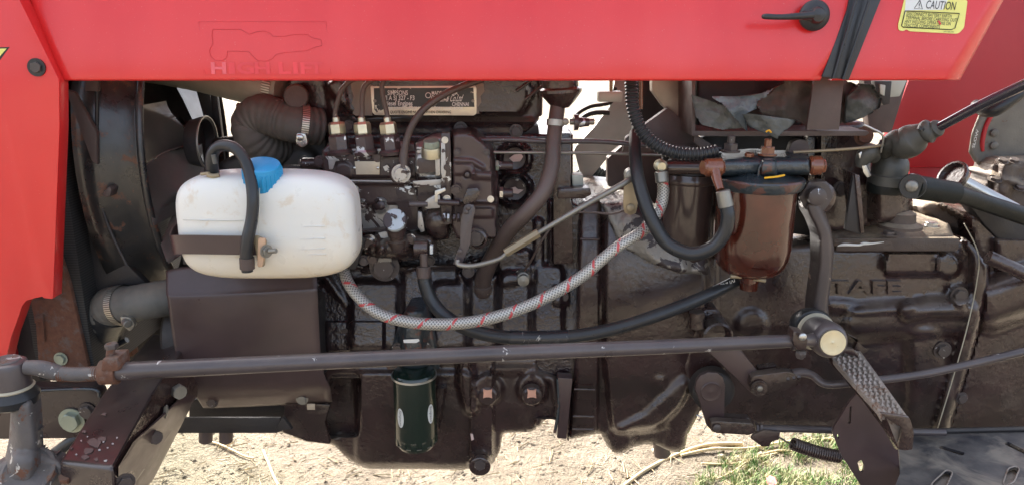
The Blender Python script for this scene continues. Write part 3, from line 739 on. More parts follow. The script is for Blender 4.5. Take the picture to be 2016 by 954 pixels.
# square bosses beside the plugs
plate('liner_rail', [(1088, 262), (1124, 262), (1124, 395), (1128, 410), (1128, 520), (1090, 520)], .11, .04, 'iron', TR, bevel=.004)
plate('rear_ledge', [(1098, 372), (1162, 370), (1165, 384), (1150, 392), (1098, 392)], .09, .05, 'iron', TR, bevel=.004)
cyl('stud_nut', (978, 326, .06), (1010, 326, .06), 8, 'pump', TR); bolt(TR, 976, 326, .06, 11, 'bolt_green', 'hex', ax=(1, 0, 0), hs=.8)
cyl('stud_nut', (982, 380, .06), (1010, 380, .06), 9, 'pump', TR); bolt(TR, 984, 380, .06, 12, 'steel', 'hex', ax=(1, 0, 0), hs=.8)

# ---- oil sump
sump = relief('oil_sump', [(440, 848), (556, 850), (600, 868), (655, 874), (676, 896), (700, 914), (724, 922), (900, 923), (950, 921), (974, 908), (984, 888), (990, 851), (1046, 849), (1064, 838), (1072, 824), (1092, 824), (1120, 870), (1128, 745), (1060, 730), (1060, 700), (600, 700), (600, 740), (560, 800), (440, 822)][::-1], .10,
    [('set', [(655, 738), (708, 738), (706, 856), (626, 860), (618, 835), (634, 800)], -.055, 6, 8), ('add', [(925, 700), (972, 700), (972, 905), (925, 905)], .022, 4, 6), ('add', [(700, 730), (925, 730), (925, 915), (700, 915)], .012, 14, 16),
     ('radd', [(918, 700), (918, 760), (928, 800)], 17, .03), ('disc', 960, 766, 30, .022, 9), ('disc', 1048, 764, 30, .022, 9), ('radd', [(975, 728), (1060, 728), (1088, 745), (1098, 790), (1100, 850)], 9, .012),
     ('disc', 945, 912, 24, .03, 5), ('add', [(1055, 822), (1100, 822), (1100, 838), (1055, 838)], .02, 4), ('add', [(858, 760), (878, 760), (864, 846), (858, 846)], .02, 4)], 'iron', TR, step=4, back=.36, edge=14, rough=.0010, rnd=6, slope=lambda X, Yp: -.035 * np.clip((Yp - 800) / 120., 0, 1) ** 1.5)
for x in (960, 1047):
    pg = lathe('plug', (x, 773, .07), (0, -1, -.05), [(0, .024), (.014, .022), (.018, .018), (.0182, 0)], 'iron', sump)
    plate('socket', [(x - 9, 765), (x - 3, 767), (x + 3, 767), (x + 9, 765), (x + 8, 773), (x + 9, 783), (x + 3, 781), (x - 3, 781), (x - 9, 783), (x - 8, 773)], .0505, .003, 'copper', pg, bevel=0)
lathe('drain_plug', (945, 911, .068), (0, -1, -.1), [(0, .024), (.012, .024), (.014, .021), (.014, 0)], 'iron', sump)
bolt(sump, 945, 911, .055, 12, 'bolt', 'hex')
plate('paint_fleck', [(926, 852), (931, 853), (933, 864), (928, 866)], .064, .0006, chip_m, sump, bevel=0)
# channel in front of the sump and engine mount
plate('mount_rail', [(330, 822), (552, 822), (558, 846), (545, 852), (330, 852)], .02, .008, 'iron_dark', TR, bevel=.003)
plate('rail_gusset', [(543, 846), (556, 820), (575, 845)], .0, .012, 'iron_dark', TR)
plate('sump_web', [(470, 782), (650, 796), (640, 830), (650, 874), (604, 868), (556, 850), (560, 800)], .05, .02, 'iron', TR, bevel=.004)
for x in (405, 445): cyl('stud', (x, 840, .15), (x, 868, .15), 13, 'brown_box', TR)

# ---- oil filter
fh = relief('oil_filter_head', [(762, 726), (766, 700), (784, 640), (800, 610), (836, 608), (850, 640), (862, 700), (864, 726)][::-1], .06,
    [('rod', [(815, 620), (815, 720)], 30, .045), ('add', [(795, 645), (830, 640), (832, 690), (795, 695)], .008, 4, 5)], 'teal_cast', TR, step=3, back=.1, edge=8)
plate('label', [(794, 668), (824, 666), (826, 670), (820, 674), (795, 674)], .003, .001, 'white_print', fh, bevel=0)
bolt(fh, 783, 684, .04, 8); bolt(fh, 838, 682, .04, 8)
pc = W(815, 735, .02); s_ = S(pc); Rf = .0465
pb = pc.z - .165
of = lathe('oil_filter', Vector((pc.x, pc.y, pc.z)), (0, 0, -1), [(-.012, Rf * .55), (-.006, Rf * .93), (.0, Rf * 1.0), (.004, Rf * 1.01), (.006, Rf * .97), (.14, Rf * .97), (.157, Rf * .92), (.166, Rf * .80), (.168, Rf * .5), (.169, 0)], 'filter_green', TR, n=48)
lathe('seam_ring', Vector((pc.x, pc.y, pc.z - .0005)), (0, 0, -1), [(-.001, Rf * 1.0), (-.001, Rf * 1.03), (.0035, Rf * 1.03), (.0035, Rf * 1.0)], 'steel', of, n=48)
lathe('bottom_ring', Vector((pc.x, pc.y, pc.z - .154)), (0, 0, -1), [(0, Rf * .93), (.0005, Rf * .955), (.002, Rf * .93)], 'steel_dull', of, n=48)
for k in range(12):
    a = k * math.pi / 6; c = Vector((pc.x + math.cos(a) * Rf * .90, pc.y + math.sin(a) * Rf * .90, pc.z - .147))
    box('flute', c, (.008, .014, .018), 'filter_green', of, rot=Quaternion((0, 0, 1), a), bevel=.003)
def can_map(cx_, cy_, Rr):
    """wrap flat print round the can; x in metres along the arc, z up"""
    def f(a, z): return Vector((cx_ + Rr * math.sin(a), cy_ - Rr * math.cos(a), z))
    return f
cm = can_map(pc.x, pc.y, Rf * .977)
for (x_, ang, zc) in ((787, -.62, pc.z - .083), (853, .92, pc.z - .078)):
    vs_ = [cm(ang, zc)] + [cm(ang + .19 * math.cos(t), zc + .022 * math.sin(t)) for t in np.linspace(0, 2 * math.pi, 24, endpoint=False)]
    st = mk('round_sticker', vs_, [(0, i + 1, (i + 1) % 24 + 1) for i in range(24)], 'sticker_silver', of)
    cm2 = can_map(pc.x, pc.y, Rf * .985)
    text('lettering', 'Simpson', 'black_print', st, (0, 0), (1, 0), (0, 1), 0, fit=1., shear=.3, mapf=lambda X_, Y_, ang=ang, zc=zc: cm2(ang + (Y_ - .3) * .20 * 1, zc + .018 - X_ * .036))

# ---- clutch housing
ch_ = relief('clutch_housing', [(1138, 400), (1180, 384), (1262, 396), (1300, 440), (1320, 500), (1400, 520), (1410, 560), (1405, 760), (1352, 858), (1350, 880), (1338, 890), (1316, 886), (1292, 874), (1270, 873), (1244, 880), (1226, 892), (1208, 892), (1194, 876), (1182, 852), (1120, 864), (1128, 760), (1136, 600)][::-1], .09,
    [('add', [(1146, 395), (1182, 390), (1176, 860), (1120, 866), (1132, 600)], .012, 4), ('add', [(1190, 420), (1260, 410), (1310, 510), (1394, 530), (1388, 700), (1340, 800), (1290, 846), (1205, 852), (1190, 700)], .034, 14, 20),
     ('add', [(1190, 852), (1270, 812), (1345, 742), (1400, 760), (1400, 860), (1340, 900), (1200, 900)], .016, 22, 10), ('add', [(1238, 846), (1318, 838), (1306, 880), (1250, 884)], -.022, 26, 14), ('disc', 1300, 752, 12, .005, 14),
     ], 'iron', TR, step=4, back=.32, edge=16, rough=.0010, rnd=5,
    slope=lambda X, Yp: .13 * (np.sqrt(np.clip(1 - ((Yp - 640) / 300) ** 2, .04, 1)) - 1) + .012 * np.clip(1 - ((X - 1290) / 110) ** 2, 0, 1))
for y in (470, 540, 765, 818, 843): tube('casting_ridge', [(1142 - (y - 470) * .04, y, .078), (1180 - (y - 470) * .03, y + 1, .078)], 2.2, 'iron', ch_)
plate('sunlit_shoulder', [(1178, 392), (1255, 392), (1290, 470), (1335, 512), (1380, 528), (1370, 545), (1300, 530), (1240, 480), (1205, 460), (1185, 430)], lambda x, y: .075 - .0003 * (y - 392), .1, 'iron_dusty', ch_, bevel=.02) if False else None
relief('clutch_housing_top', [(1182, 398), (1258, 394), (1300, 415), (1318, 455), (1395, 505), (1396, 540), (1340, 538), (1286, 520), (1250, 500), (1222, 486), (1205, 450)][::-1], .055, [('radd', [(1250, 440), (1330, 520)], 30, .012)], 'sunlit_cast', TR, step=4, back=.2, edge=12, rough=.004,
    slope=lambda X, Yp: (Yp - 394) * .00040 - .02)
plate('adapter_flange', [(1098, 742), (1128, 744), (1122, 800), (1116, 864), (1096, 862), (1102, 800)], .065, .03, 'sheet', TR, bevel=.004)
tube('silicone_bead', [(1098, 745, .07), (1100, 800, .07), (1092, 850, .07)], 3, 'teal_cast', TR)
cyl('far_foot', (1300, 860, .45), (1304, 895, .45), 16, 'iron_dusty', TR)

# ---- gearbox
gb = relief('gearbox_housing', [(1385, 500), (1600, 476), (1650, 476), (1860, 470), (1905, 470), (1950, 520), (1950, 560), (1930, 640), (1870, 850), (1400, 850), (1395, 700)][::-1], .11,
    [('set', [(1745, 498), (1848, 496), (1848, 540), (1742, 540)], .014, 4, 6), ('disc', 1866, 520, 24, .014, 8), ('radd', [(1690, 640), (1760, 632), (1830, 628), (1895, 626)], 34, .018), ('radd', [(1790, 612), (1830, 604), (1895, 604)], 22, .018), ('radd', [(1640, 600), (1690, 606), (1790, 600)], 14, .008),
     ('radd', [(1640, 476), (1862, 474)], 8, .012), ('rod', [(1896, 420), (1936, 500), (1932, 600), (1900, 720), (1862, 850)], 26, .026), ('disc', 1890, 582, 20, .012, 8), ('disc', 1712, 770, 20, -.01, 8),
     ('add', [(1392, 484), (1412, 484), (1418, 850), (1396, 850)], .014, 4), ('radd', [(1825, 690), (1830, 780), (1815, 850)], 44, .014), ('add', [(1420, 660), (1790, 660), (1780, 840), (1420, 840)], -.012, 40, 30), ('add', [(1640, 486), (1870, 484), (1870, 490), (1640, 492)], -.004, 3), ('disc', 1480, 640, 30, .01, 16)], 'iron', TR, step=5, back=.36, edge=14, rough=.0010, rnd=5, slope=lambda X, Yp: .09 * (np.sqrt(np.clip(1 - ((Yp - 650) / 330) ** 2, .04, 1)) - 1))
text('raised_lettering', 'TAFE', 'iron', gb, (1634, 578), (1, 0), (0, -36), .106, off=.0, fit=142, bold=.02, ext=.014)
for x, y, r in ((1888, 580, 13), (1855, 688, 13), (1893, 782, 9), (1715, 775, 11)): bolt(gb, x, y, .096, r, 'bolt')
tube('gasket_line', [(1898, 440, .078), (1926, 500, .078), (1922, 560, .078), (1905, 640, .078), (1880, 730, .078), (1846, 842, .078)], 1.1, 'cream', gb, n=6)
rh = relief('rear_axle_housing', [(1905, 420), (1960, 430), (2060, 440), (2060, 860), (1860, 860), (1905, 720), (1940, 600)][::-1], .13, [('radd', [(1950, 600), (2060, 560)], 50, .05), ('add', [(1960, 470), (2060, 470), (2060, 530), (1960, 530)], .02, 10)], 'iron', TR, step=6, back=.35, edge=10)
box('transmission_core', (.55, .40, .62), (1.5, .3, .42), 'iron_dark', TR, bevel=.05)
# gearbox top, turret, gussets
relief('gearbox_cover', [(1622, 452), (1716, 440), (1800, 428), (1868, 440), (1880, 470), (1640, 484)][::-1], .12, [], 'iron_dusty', TR, step=5, back=.3, slope=lambda X, Yp: (Yp - 430) * .0012 - .01)
td = plate('gearbox_deck', [(1640, .30), (1640, .02), (1880, .02), (1880, .30)], 0, 0, 'iron_dusty', TR, bevel=.006, rnd=0, fn=lambda p: Vector((W(p[0], 470, .1).x, p[1] + .06, W(1700, 468, .08).z)), back=(0, 0, -.03))
tl = relief('gear_lever_turret', [(1612, 240), (1700, 240), (1712, 300), (1722, 350), (1726, 372), (1790, 372), (1797, 395), (1797, 426), (1716, 444), (1640, 455), (1612, 440)][::-1], .08, [('radd', [(1755, 385), (1755, 425)], 42, .05), ('add', [(1700, 340), (1712, 340), (1700, 300)], .01, 5)], 'iron', TR, step=5, back=.2, edge=8)
plate('gusset', [(1680, 344), (1692, 344), (1697, 400), (1702, 460), (1694, 462), (1664, 452)], -.01, .01, 'iron_dark', TR, bevel=.002)
plate('gusset_edge', [(1683, 343), (1693, 345), (1698, 400), (1702, 458), (1695, 460)], -.015, .06, 'iron', TR, bevel=.002)
tube('worn_edge', [(1649, 484, .05, 1), (1662, 481, .05, 3), (1690, 482, .05, 2.2), (1700, 479, .05, 3.2), (1716, 479, .05, 1.8), (1740, 476, .05, .8)], 2.6, 'white_print', TR, n=6)
fc = W(1770, 447, .05)
fl = lathe('filler_cover', fc, (0, 0, 1), [(0, .043), (.006, .043), (.012, .030), (.03, .028), (.034, .02), (.034, 0)], 'iron_dusty', TR)
bolt(TR, 1833, 445, .07, 12, 'steel', 'washer', ax=(0, 0, 1)); bolt(TR, 1750, 462, .02, 11, 'bolt', 'washer', ax=(0, 0, 1)); bolt(TR, 1655, 372, .06, 12, 'bolt', 'washer')
relief('transmission_hump', [(1790, 402), (1850, 396), (1880, 412), (1935, 445), (1965, 490), (1975, 530), (1945, 540), (1905, 500), (1880, 472), (1830, 440)][::-1], .22, [('radd', [(1830, 410), (1890, 440), (1950, 520)], 22, .03), ('radd', [(1860, 400), (1925, 440), (1965, 520)], 10, .05)], 'iron_dusty', TR, step=5, back=.3, edge=14, rough=.003)
# lever boots
lb = W(1752, 333, .03)
lathe('lever_boot', lb, (0.03, 0, 1), [(-.03, .042), (-.012, .042), (-.010, .036), (.004, .037), (.016, .035), (.032, .026), (.04, .02)], 'boot', TR, n=32, sy=.9)
lathe('boot_flange', lb + Vector((0, 0, -.03)), (0, 0, 1), [(-.016, .038), (0, .040), (.006, .038), (.006, .03)], 'grip', TR)
b2 = tube('upper_boot', [(1740, 300, .02, 16), (1748, 286, .0, 17), (1764, 279, -.01, 24), (1780, 283, -.02, 31), (1798, 274, -.03, 31), (1812, 266, -.04, 24), (1822, 262, -.045, 20), (1828, 259, -.05, 24), (1838, 256, -.055, 17), (1846, 252, -.06, 17), (1852, 249, -.065, 11)], 20, 'boot', TR, n=28, per=6)
tube('gear_lever', [(1740, 290, .0, 8), (1800, 272, -.03, 8), (1850, 250, -.065, 9), (1930, 208, -.12, 10), (2050, 152, -.2, 11.5)], 9, 'lever_black', TR, n=20)
tube('lever_collar', [(1732, 286, .0), (1762, 284, -.01)], 10, 'rubber', TR, n=20)
bolt(TR, 1812, 256, -.06, 7, 'rubber', 'hex', ax=(.3, -.2, 1))
tube('small_boot', [(1692, 330, .0, 8), (1700, 312, .0, 16), (1712, 300, .0, 18), (1722, 312, .01, 12)], 14, 'boot', TR, n=18)
plate('bright_clip', [(1690, 303), (1697, 298), (1706, 326), (1716, 346), (1708, 351), (1700, 340)], -.01, .004, 'steel', TR)
tube('wire_hook', [(1700, 246, -.02), (1716, 253, -.02), (1738, 268, -.02), (1734, 300, -.01)], 2.2, 'steel', TR, n=8)
bolt(TR, 1700, 268, .03, 14, 'rust', 'washer')

# ---- far fender, quadrant, hydraulics on the right
fen = plate('far_fender', [(2300, -220), (1905, -220), (1788, 160), (1747, 270), (1753, 332), (2300, 332)], .55, .03, 'red_dark', TR, bevel=.01)
plate('fender_skirt', [(1790, 330), (2300, 330), (2300, 520), (1800, 520)], .56, .03, 'red_dark', TR)
fm = relief('lever_quadrant', [(1908, 300), (1914, 262), (1930, 222), (1955, 192), (1990, 170), (2060, 140), (2060, 300), (1945, 324), (1922, 324)][::-1], .30, [], 'quadrant', TR, step=5, back=.006, edge=3, rough=.0004)
tube('slot', [(1935, 298, .299, 3), (1934, 278, .299, 4.5), (1942, 246, .299, 4.5), (1960, 214, .299, 4.5), (1972, 198, .299, 3)], 5, M['red_dark'], fm, n=8)
text('lettering', 'SLOW', 'white_print', fm, (1918, 292), (.28, -1.05), (-7, -2), .297, fit=34)
for x, y in ((1958, 262), (1957, 287)): bolt(fm, x, y, .296, 8, 'quadrant', 'dome')
tube('quadrant_lever', [(1920, 208, .25, 12), (1960, 215, .2, 14), (2050, 150, .2, 12)], 12, 'rubber', TR)
lc = relief('hydraulic_casting', [(1934, 372), (1945, 342), (1950, 325), (1965, 314), (2060, 310), (2060, 470), (2000, 440)][::-1], .25, [('radd', [(1985, 330), (1975, 372)], 18, .03), ('rod', [(1950, 345), (2060, 380)], 8, .03)], 'iron_dusty', TR, step=5, back=.07, edge=10)
for x, y, r in ((1973, 318, 9), (1996, 318, 9), (1958, 354, 10), (2008, 372, 9)): bolt(lc, x, y, .22, r, 'bolt', 'washer', ax=(0, -.4, 1))
sv = cyl('silver_tube', (1884, 352, .10), (2000, 414, .08), 13, 'steel', TR)
lathe('tube_ring', (1876, 347, .095), (-.8, -.2, .5), [(-.012, .028), (0, .034), (.005, .033), (.006, .028), (-.004, .024), (-.004, 0)], 'iron', TR)
lv = tube('capped_shaft', [(1799, 368, -.06, 24), (1840, 374, -.05, 23), (1880, 380, -.04, 22)], 26, 'grip', TR, n=28)
tube('shaft', [(1878, 380, -.04, 17), (1940, 400, .0, 17), (2060, 440, .05, 18)], 17, 'grip', lv, n=20)
lathe('end_ring', (1797, 367, -.066), (-.5, -1, .05), [(-.02, .022), (0, .024), (.006, .0225), (.006, .016)], 'rubber', lv)
lathe('end_cap', (1795, 367, -.072), (-.5, -1, .05), [(0, .0115), (.003, .010), (.005, .006), (.006, 0)], 'steel_dull', lv)
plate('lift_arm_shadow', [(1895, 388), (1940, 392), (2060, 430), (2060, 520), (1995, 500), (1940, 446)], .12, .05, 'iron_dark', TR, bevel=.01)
tube('lift_link', [(1945, 505, .06), (2000, 530, .05), (2060, 560, .04)], 14, 'iron', TR)
# ================================================================== BATTERY TRAY AND FIREWALL
bt = plate('battery_tray', [(1362, 150), (1369, 150), (1369, 258), (1708, 258), (1712, 262), (1704, 268), (1362, 268)], .0, .22, 'brown_box', TR, bevel=.001)
tag(plate('battery', [(1374, 122), (1598, 122), (1598, 256), (1374, 256)], .10, .12, 'iron_dark', None, bevel=.006), 'dark battery standing in the tray behind the torn grey sheet', 'battery')
plate('hold_down_strap', [(1604, 150), (1662, 150), (1652, 256), (1588, 256)], -.02, .008, 'brown_box', TR, bevel=.001)
plate('battery_box_side', [(1283, 140), (1362, 140), (1362, 256), (1306, 210), (1284, 180)], .12, .03, 'beige_panel', TR)
plate('firewall_bracket', [(1316, 212), (1372, 262), (1372, 300), (1226, 300), (1232, 272)], .10, .02, 'brown_box', TR)
plate('cross_bar', [(1366, 262), (1400, 284), (1404, 300), (1388, 300), (1366, 280)], .02, .02, 'brown_box', TR)
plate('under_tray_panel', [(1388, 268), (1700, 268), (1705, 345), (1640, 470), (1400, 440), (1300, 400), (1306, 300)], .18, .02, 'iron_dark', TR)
plate('rear_panel', [(1590, 268), (1700, 268), (1712, 300), (1716, 400), (1640, 440), (1590, 400)], .11, .02, 'iron', TR)
plate('right_clutter', [(1700, 150), (1790, 150), (1755, 262), (1712, 262)], .30, .03, 'brown_box', TR)
plate('grey_mud_flap', [(1738, 156), (1786, 158), (1772, 190), (1752, 192)], .26, .01, 'grey_plate', TR)
plate('dark_post', [(1722, 160), (1756, 160), (1752, 205), (1740, 208), (1726, 190)], .22, .02, 'iron_dark', TR)
plate('window_frame', [(1732, 166), (1744, 168), (1742, 190), (1733, 186)], .215, .01, 'grey_plate', TR)
# torn sheet in the tray
def sheet_piece(name, pts, Y, mat, parent, amp=.012, k=.02, tilt=0.):
    cx_ = sum(p[0] for p in pts) / len(pts)
    return relief(name, pts[::-1], Y, [], mat, parent, step=4, back=.0, edge=1, rough=0, slope=lambda X, Yp: np.vectorize(lambda a, b: amp * mnoise.noise(Vector((a * k, b * k, Y * 50))) * 2 + .006 * mnoise.noise(Vector((a * .055, b * .055, Y * 90 + 3))) + .0025 * abs(mnoise.noise(Vector((a * .11, b * .11, Y * 30)))) + tilt * (b - 200) * .001)(X, Yp))
def fold(name, pts, Y, mat, parent, amp, k, tilt=0., label=None):
    o = sheet_piece(name, pts, Y, mat, parent, amp, k, tilt)
    bm = bmesh.new(); bm.from_mesh(o.data)
    bmesh.ops.delete(bm, geom=[f for f in bm.faces if f.calc_area() < 1e-9], context='FACES'); bm.to_mesh(o.data); bm.free()
    if label: o['label'] = label
    return o
rag = top('torn_rubber_sheet', W(1480, 250, -.01), 'torn dusty grey rubber sheet hanging out of the battery tray', 'rubber sheet')
M['cloth2'] = surf('grey_blue_sheet', (.10, .12, .13), .4, bump=.9, bscale=45, bdist=.005, dust=.4, dustcol=(.22, .21, .18, 1), var=.4, vscale=14)
fold('left_flap', [(1360, 186), (1390, 196), (1440, 214), (1462, 230), (1470, 252), (1420, 256), (1382, 246), (1370, 230)], -.01, 'cloth', rag, .006, .02)
fold('middle_flap', [(1398, 190), (1450, 190), (1500, 184), (1523, 174), (1508, 192), (1490, 200), (1488, 214), (1466, 226), (1470, 258), (1462, 252), (1436, 220), (1424, 206)], -.03, 'cloth2', rag, .007, .025)
fold('lower_flap', [(1460, 226), (1476, 224), (1520, 230), (1566, 236), (1558, 248), (1545, 258), (1530, 274), (1512, 266), (1474, 250)], -.05, 'cloth', rag, .005, .02)
fold('back_fold', [(1488, 204), (1524, 172), (1560, 152), (1640, 150), (1680, 164), (1708, 176), (1733, 196), (1728, 216), (1700, 232), (1650, 244), (1590, 252), (1560, 236), (1500, 226)], .02, 'cloth_brown', rag, .014, .018)
fold('curled_end', [(1664, 190), (1688, 164), (1712, 166), (1733, 196), (1730, 212), (1700, 232), (1660, 243)], -.005, 'cloth', rag, .014, .02)
tag(tube('orange_peg', [(1508, 260, -.062), (1514, 257, -.065), (1518, 261, -.062)], 1.8, 'yellow', None, n=8), 'small orange scrap lying on the lowest flap of the torn sheet', 'scrap')

# ================================================================== CENTRE GAP
plate('steering_bracket', [(1212, 150), (1246, 150), (1262, 215), (1244, 270), (1196, 312), (1158, 356), (1150, 420), (1140, 420), (1144, 350), (1130, 296), (1134, 288), (1170, 250), (1200, 210)], .42, .012, 'grey_plate', TR, bevel=.003)
plate('dark_web', [(1246, 150), (1282, 160), (1316, 210), (1262, 262), (1244, 270), (1250, 215)], .30, .02, 'iron_dark', TR)
plate('bulkhead_lower', [(1196, 312), (1244, 270), (1262, 262), (1300, 262), (1320, 330), (1316, 402), (1210, 402), (1196, 360)], .25, .03, 'brown_box', TR)
tube('wire_loop', [(1128, 240, .30), (1140, 222, .30), (1162, 210, .30), (1186, 206, .30), (1204, 200, .3), (1212, 172, .3)], 4, 'iron_dark', TR, n=8)
tube('wire_loop', [(1140, 250, .34), (1150, 230, .34), (1172, 222, .34), (1200, 222, .34)], 5, 'iron_dark', TR, n=8)
cb = box('connector', W(1200, 190, .2), (.052, .03, .022), 'grey_plate', TR, bevel=.004)
cyl('brass_pin', (1203, 150, .2), (1203, 182, .2), 3.5, M['link_tan'], cb)
cyl('tap_stem', (1122, 240, .06), (1170, 240, .06), 6, 'steel_dull', TR); lathe('tap_flange', (1130, 241, .06), (1, 0, 0), [(0, .016), (.008, .016), (.01, .01), (.03, .008)], 'pump', TR)
for (a, b, c_) in (((1150, 320), (1200, 348), (1240, 330)), ((1140, 330), (1190, 372), (1240, 392))):
    tube('corrugated_loom', [(a[0], a[1], .5), (b[0], b[1], .5), (c_[0], c_[1], .5)], 12, 'rubber', TR, ribs=(.15, .009), n=12)
plate('grey_block', [(1126, 345), (1148, 345), (1150, 372), (1128, 372)], .12, .04, 'grey_plate', TR)
tube('dark_cable', [(1225, 404, .2), (1260, 410, .2), (1310, 408, .2), (1345, 404, .2)], 3, 'rubber', TR, n=8)
tube('dark_cable', [(1235, 384, .3), (1265, 392, .3), (1300, 384, .3)], 4, 'rubber', TR, n=8)
# long control rods
tube('throttle_rod', [(938, 276, .06), (1010, 275, .06), (1080, 279, .06), (1180, 279, .06), (1300, 289, .05), (1420, 292, .05)], 5, 'rod', TR, n=12)
tube('stop_rod', [(972, 300, .05), (1180, 302, .05), (1320, 306, .05)], 3, 'steel_dull', TR, n=10)
tube('rear_rod', [(1562, 300, -.02), (1620, 297, -.02), (1690, 292, -.02), (1740, 286, -.01)], 3, 'link_tan', TR, n=10)
# breather: flange, clamp and brown hose
br = lathe('breather_cup', W(1105, 212, .07), (-.06, 0, 1), [(0, .016), (.01, .026), (.03, .042), (.036, .042), (.040, .036), (.06, .036), (.062, .03), (.1, .03)], 'iron', TR, n=36)
bh = tube('breather_hose', [(1100, 196, .07, 15), (1095, 232, .06, 15), (1090, 280, .04, 15), (1086, 330, .02, 16), (1068, 380, .0, 16), (1035, 420, .0, 16), (1005, 450, .02, 16), (975, 495, .06, 16), (952, 545, .10, 17), (952, 576, .12, 14)], 15, 'rubber_brown', TR, n=20)
c5 = tube('hose_clamp', [(1094, 236, .057), (1093, 248, .055)], 17.5, 'band', TR, n=28, caps=False); bolt(c5, 1113, 240, .05, 7, 'steel_dull', 'dome')
lathe('hose_union', (951, 572, .11), (0, -.15, 1), [(-.012, .014), (0, .02), (.012, .02), (.014, .015), (.03, .015)], 'rubber_brown', TR)

# ================================================================== FUEL INJECTION PUMP
pb_ = relief('injection_pump', [(634, 296), (648, 282), (816, 280), (824, 300), (826, 404), (700, 404), (660, 380), (634, 330)][::-1], .06,
    [('add', [(634, 308), (820, 308), (822, 350), (640, 350)], .014, 4, 6), ('radd', [(640, 306), (818, 304)], 5, .006), ('radd', [(700, 360), (822, 360)], 4, .008), ('disc', 676, 338, 18, .004, 6)], 'pump', TR, step=3, back=.12, edge=5)
plate('flaked_strip', [(650, 300), (700, 302), (730, 305), (728, 310), (690, 309), (660, 314), (654, 330), (650, 318)], .040, .001, 'pump_bare', pb_, bevel=0)
plate('flaked_patch', [(676, 300), (682, 294), (700, 293), (710, 300), (704, 304), (684, 304)], .038, .002, 'pump_bare', pb_, bevel=0)
plate('flaked_patch', [(730, 300), (736, 294), (752, 293), (762, 300), (756, 305), (736, 304)], .038, .002, 'pump_bare', pb_, bevel=0)
plate('flaked_patch', [(754, 329), (762, 325), (768, 332), (765, 340), (758, 337)], .0385, .001, 'pump_bare', pb_, bevel=0)
lp = plate('blank_plate', [(698, 318), (748, 318), (747, 344), (701, 344)], .040, .002, 'tan_plate', pb_, bevel=.0006)
for x in (698, 744): bolt(lp, x, 331, .038, 2.6, 'steel', 'dome')
for x in (692, 743): bolt(pb_, x, 309, .04, 8, 'pump')
pl = relief('pump_lower_body', [(690, 358), (822, 358), (824, 452), (806, 466), (700, 468), (676, 440), (676, 380)][::-1], .07, [('disc', 749, 404, 14, .012, 3), ('disc', 712, 404, 12, .01, 3), ('add', [(700, 364), (806, 364), (806, 398), (700, 398)], .008, 4, 8)], 'pump_bare', TR, step=3, back=.1, edge=5)
bolt(pl, 750, 405, .05, 9, 'pump', 'dome')
plate('painted_patch', [(780, 372), (822, 362), (824, 452), (786, 455), (792, 420), (779, 400)], .060, .002, 'pump', pl, bevel=.0005)
for pts, y0 in (([(812, 357), (872, 353), (875, 364), (850, 366), (814, 370)], .018), ([(820, 290), (876, 288), (876, 300), (840, 303), (820, 301)], .026), ([(856, 300), (866, 300), (867, 345), (858, 347)], .016), ([(640, 308), (700, 309), (698, 314), (660, 318), (655, 334), (648, 334), (646, 316)], .036)):
    plate('flaked_patch', pts, y0, .003, 'pump_bare', TR, bevel=.0006, rnd=2)
tube('highlight_strip', [(690, 356, .034), (760, 357, .034), (822, 356, .034)], 2, 'pump_bare', TR, n=8)  # bright highlight line along the pump joint, built as a silver strip
for x, y, y0, s_, m_ in ((630, 318, .06, 9, 'pump'), (922, 534, .09, 9, 'bolt'), (687, 249, .12, 9, 'bolt'), (876, 276, .008, 5, 'steel'), (880, 330, .008, 5, 'pump'), (880, 392, .008, 6, 'steel'), (880, 434, .008, 6, 'pump'), (900, 300, .0, 5, 'bolt'), (958, 300, .005, 5, 'bolt'), (966, 392, .01, 5, 'steel'), (704, 446, .03, 8, 'pump'), (808, 470, .01, 8, 'pump'), (700, 372, .055, 5, 'steel'), (812, 378, .05, 6, 'pump')):
    bolt(TR, x, y, y0, s_, m_)
# three delivery unions
for i, (x, y) in enumerate(((664, 262), (714, 262), (765, 262))):
    b = V((x + 6, y + 42, .03)); t = V((x - 2, y - 22, .035)); ax = (t - b).normalized(); s = S(b)
    u = lathe('delivery_union', b, ax, [(0, 21 * s), (.006, 23 * s), (.008, 19.5 * s), (.034, 19.5 * s), (.038, 17 * s), (.04, 12 * s)], 'pump', TR, n=6, ph=.3 * i, smooth=20)
    lathe('collar', b - ax * .002, ax, [(0, 23 * s), (.006, 25 * s), (.011, 22 * s)], 'pump', u, n=28)
    lathe('union_nut', b + ax * .038, ax, [(0, 15 * s), (.003, 16.8 * s), (.020, 16.8 * s), (.0245, 14 * s), (.025, 7 * s)], 'zinc', u, n=6, ph=.5 + .2 * i, smooth=20)
    lathe('ferrule', b + ax * .062, ax, [(0, 7.5 * s), (.009, 7 * s), (.011, 5 * s)], 'zinc', u, n=18)
tube('injector_pipe', [(661, 240, .034), (660, 222, .034), (666, 196, .03), (674, 176, .028), (690, 160, .03), (715, 150, .04)], 5, 'rubber_brown', TR, n=12)
tube('injector_pipe', [(712, 240, .034), (713, 218, .034), (713, 196, .03), (717, 172, .028), (732, 158, .03), (750, 150, .04)], 5, 'rubber_brown', TR, n=12)
tube('injector_pipe', [(764, 240, .034), (761, 220, .034), (755, 196, .03), (752, 172, .028), (756, 158, .03), (772, 150, .04)], 5, 'rubber_brown', TR, n=12)
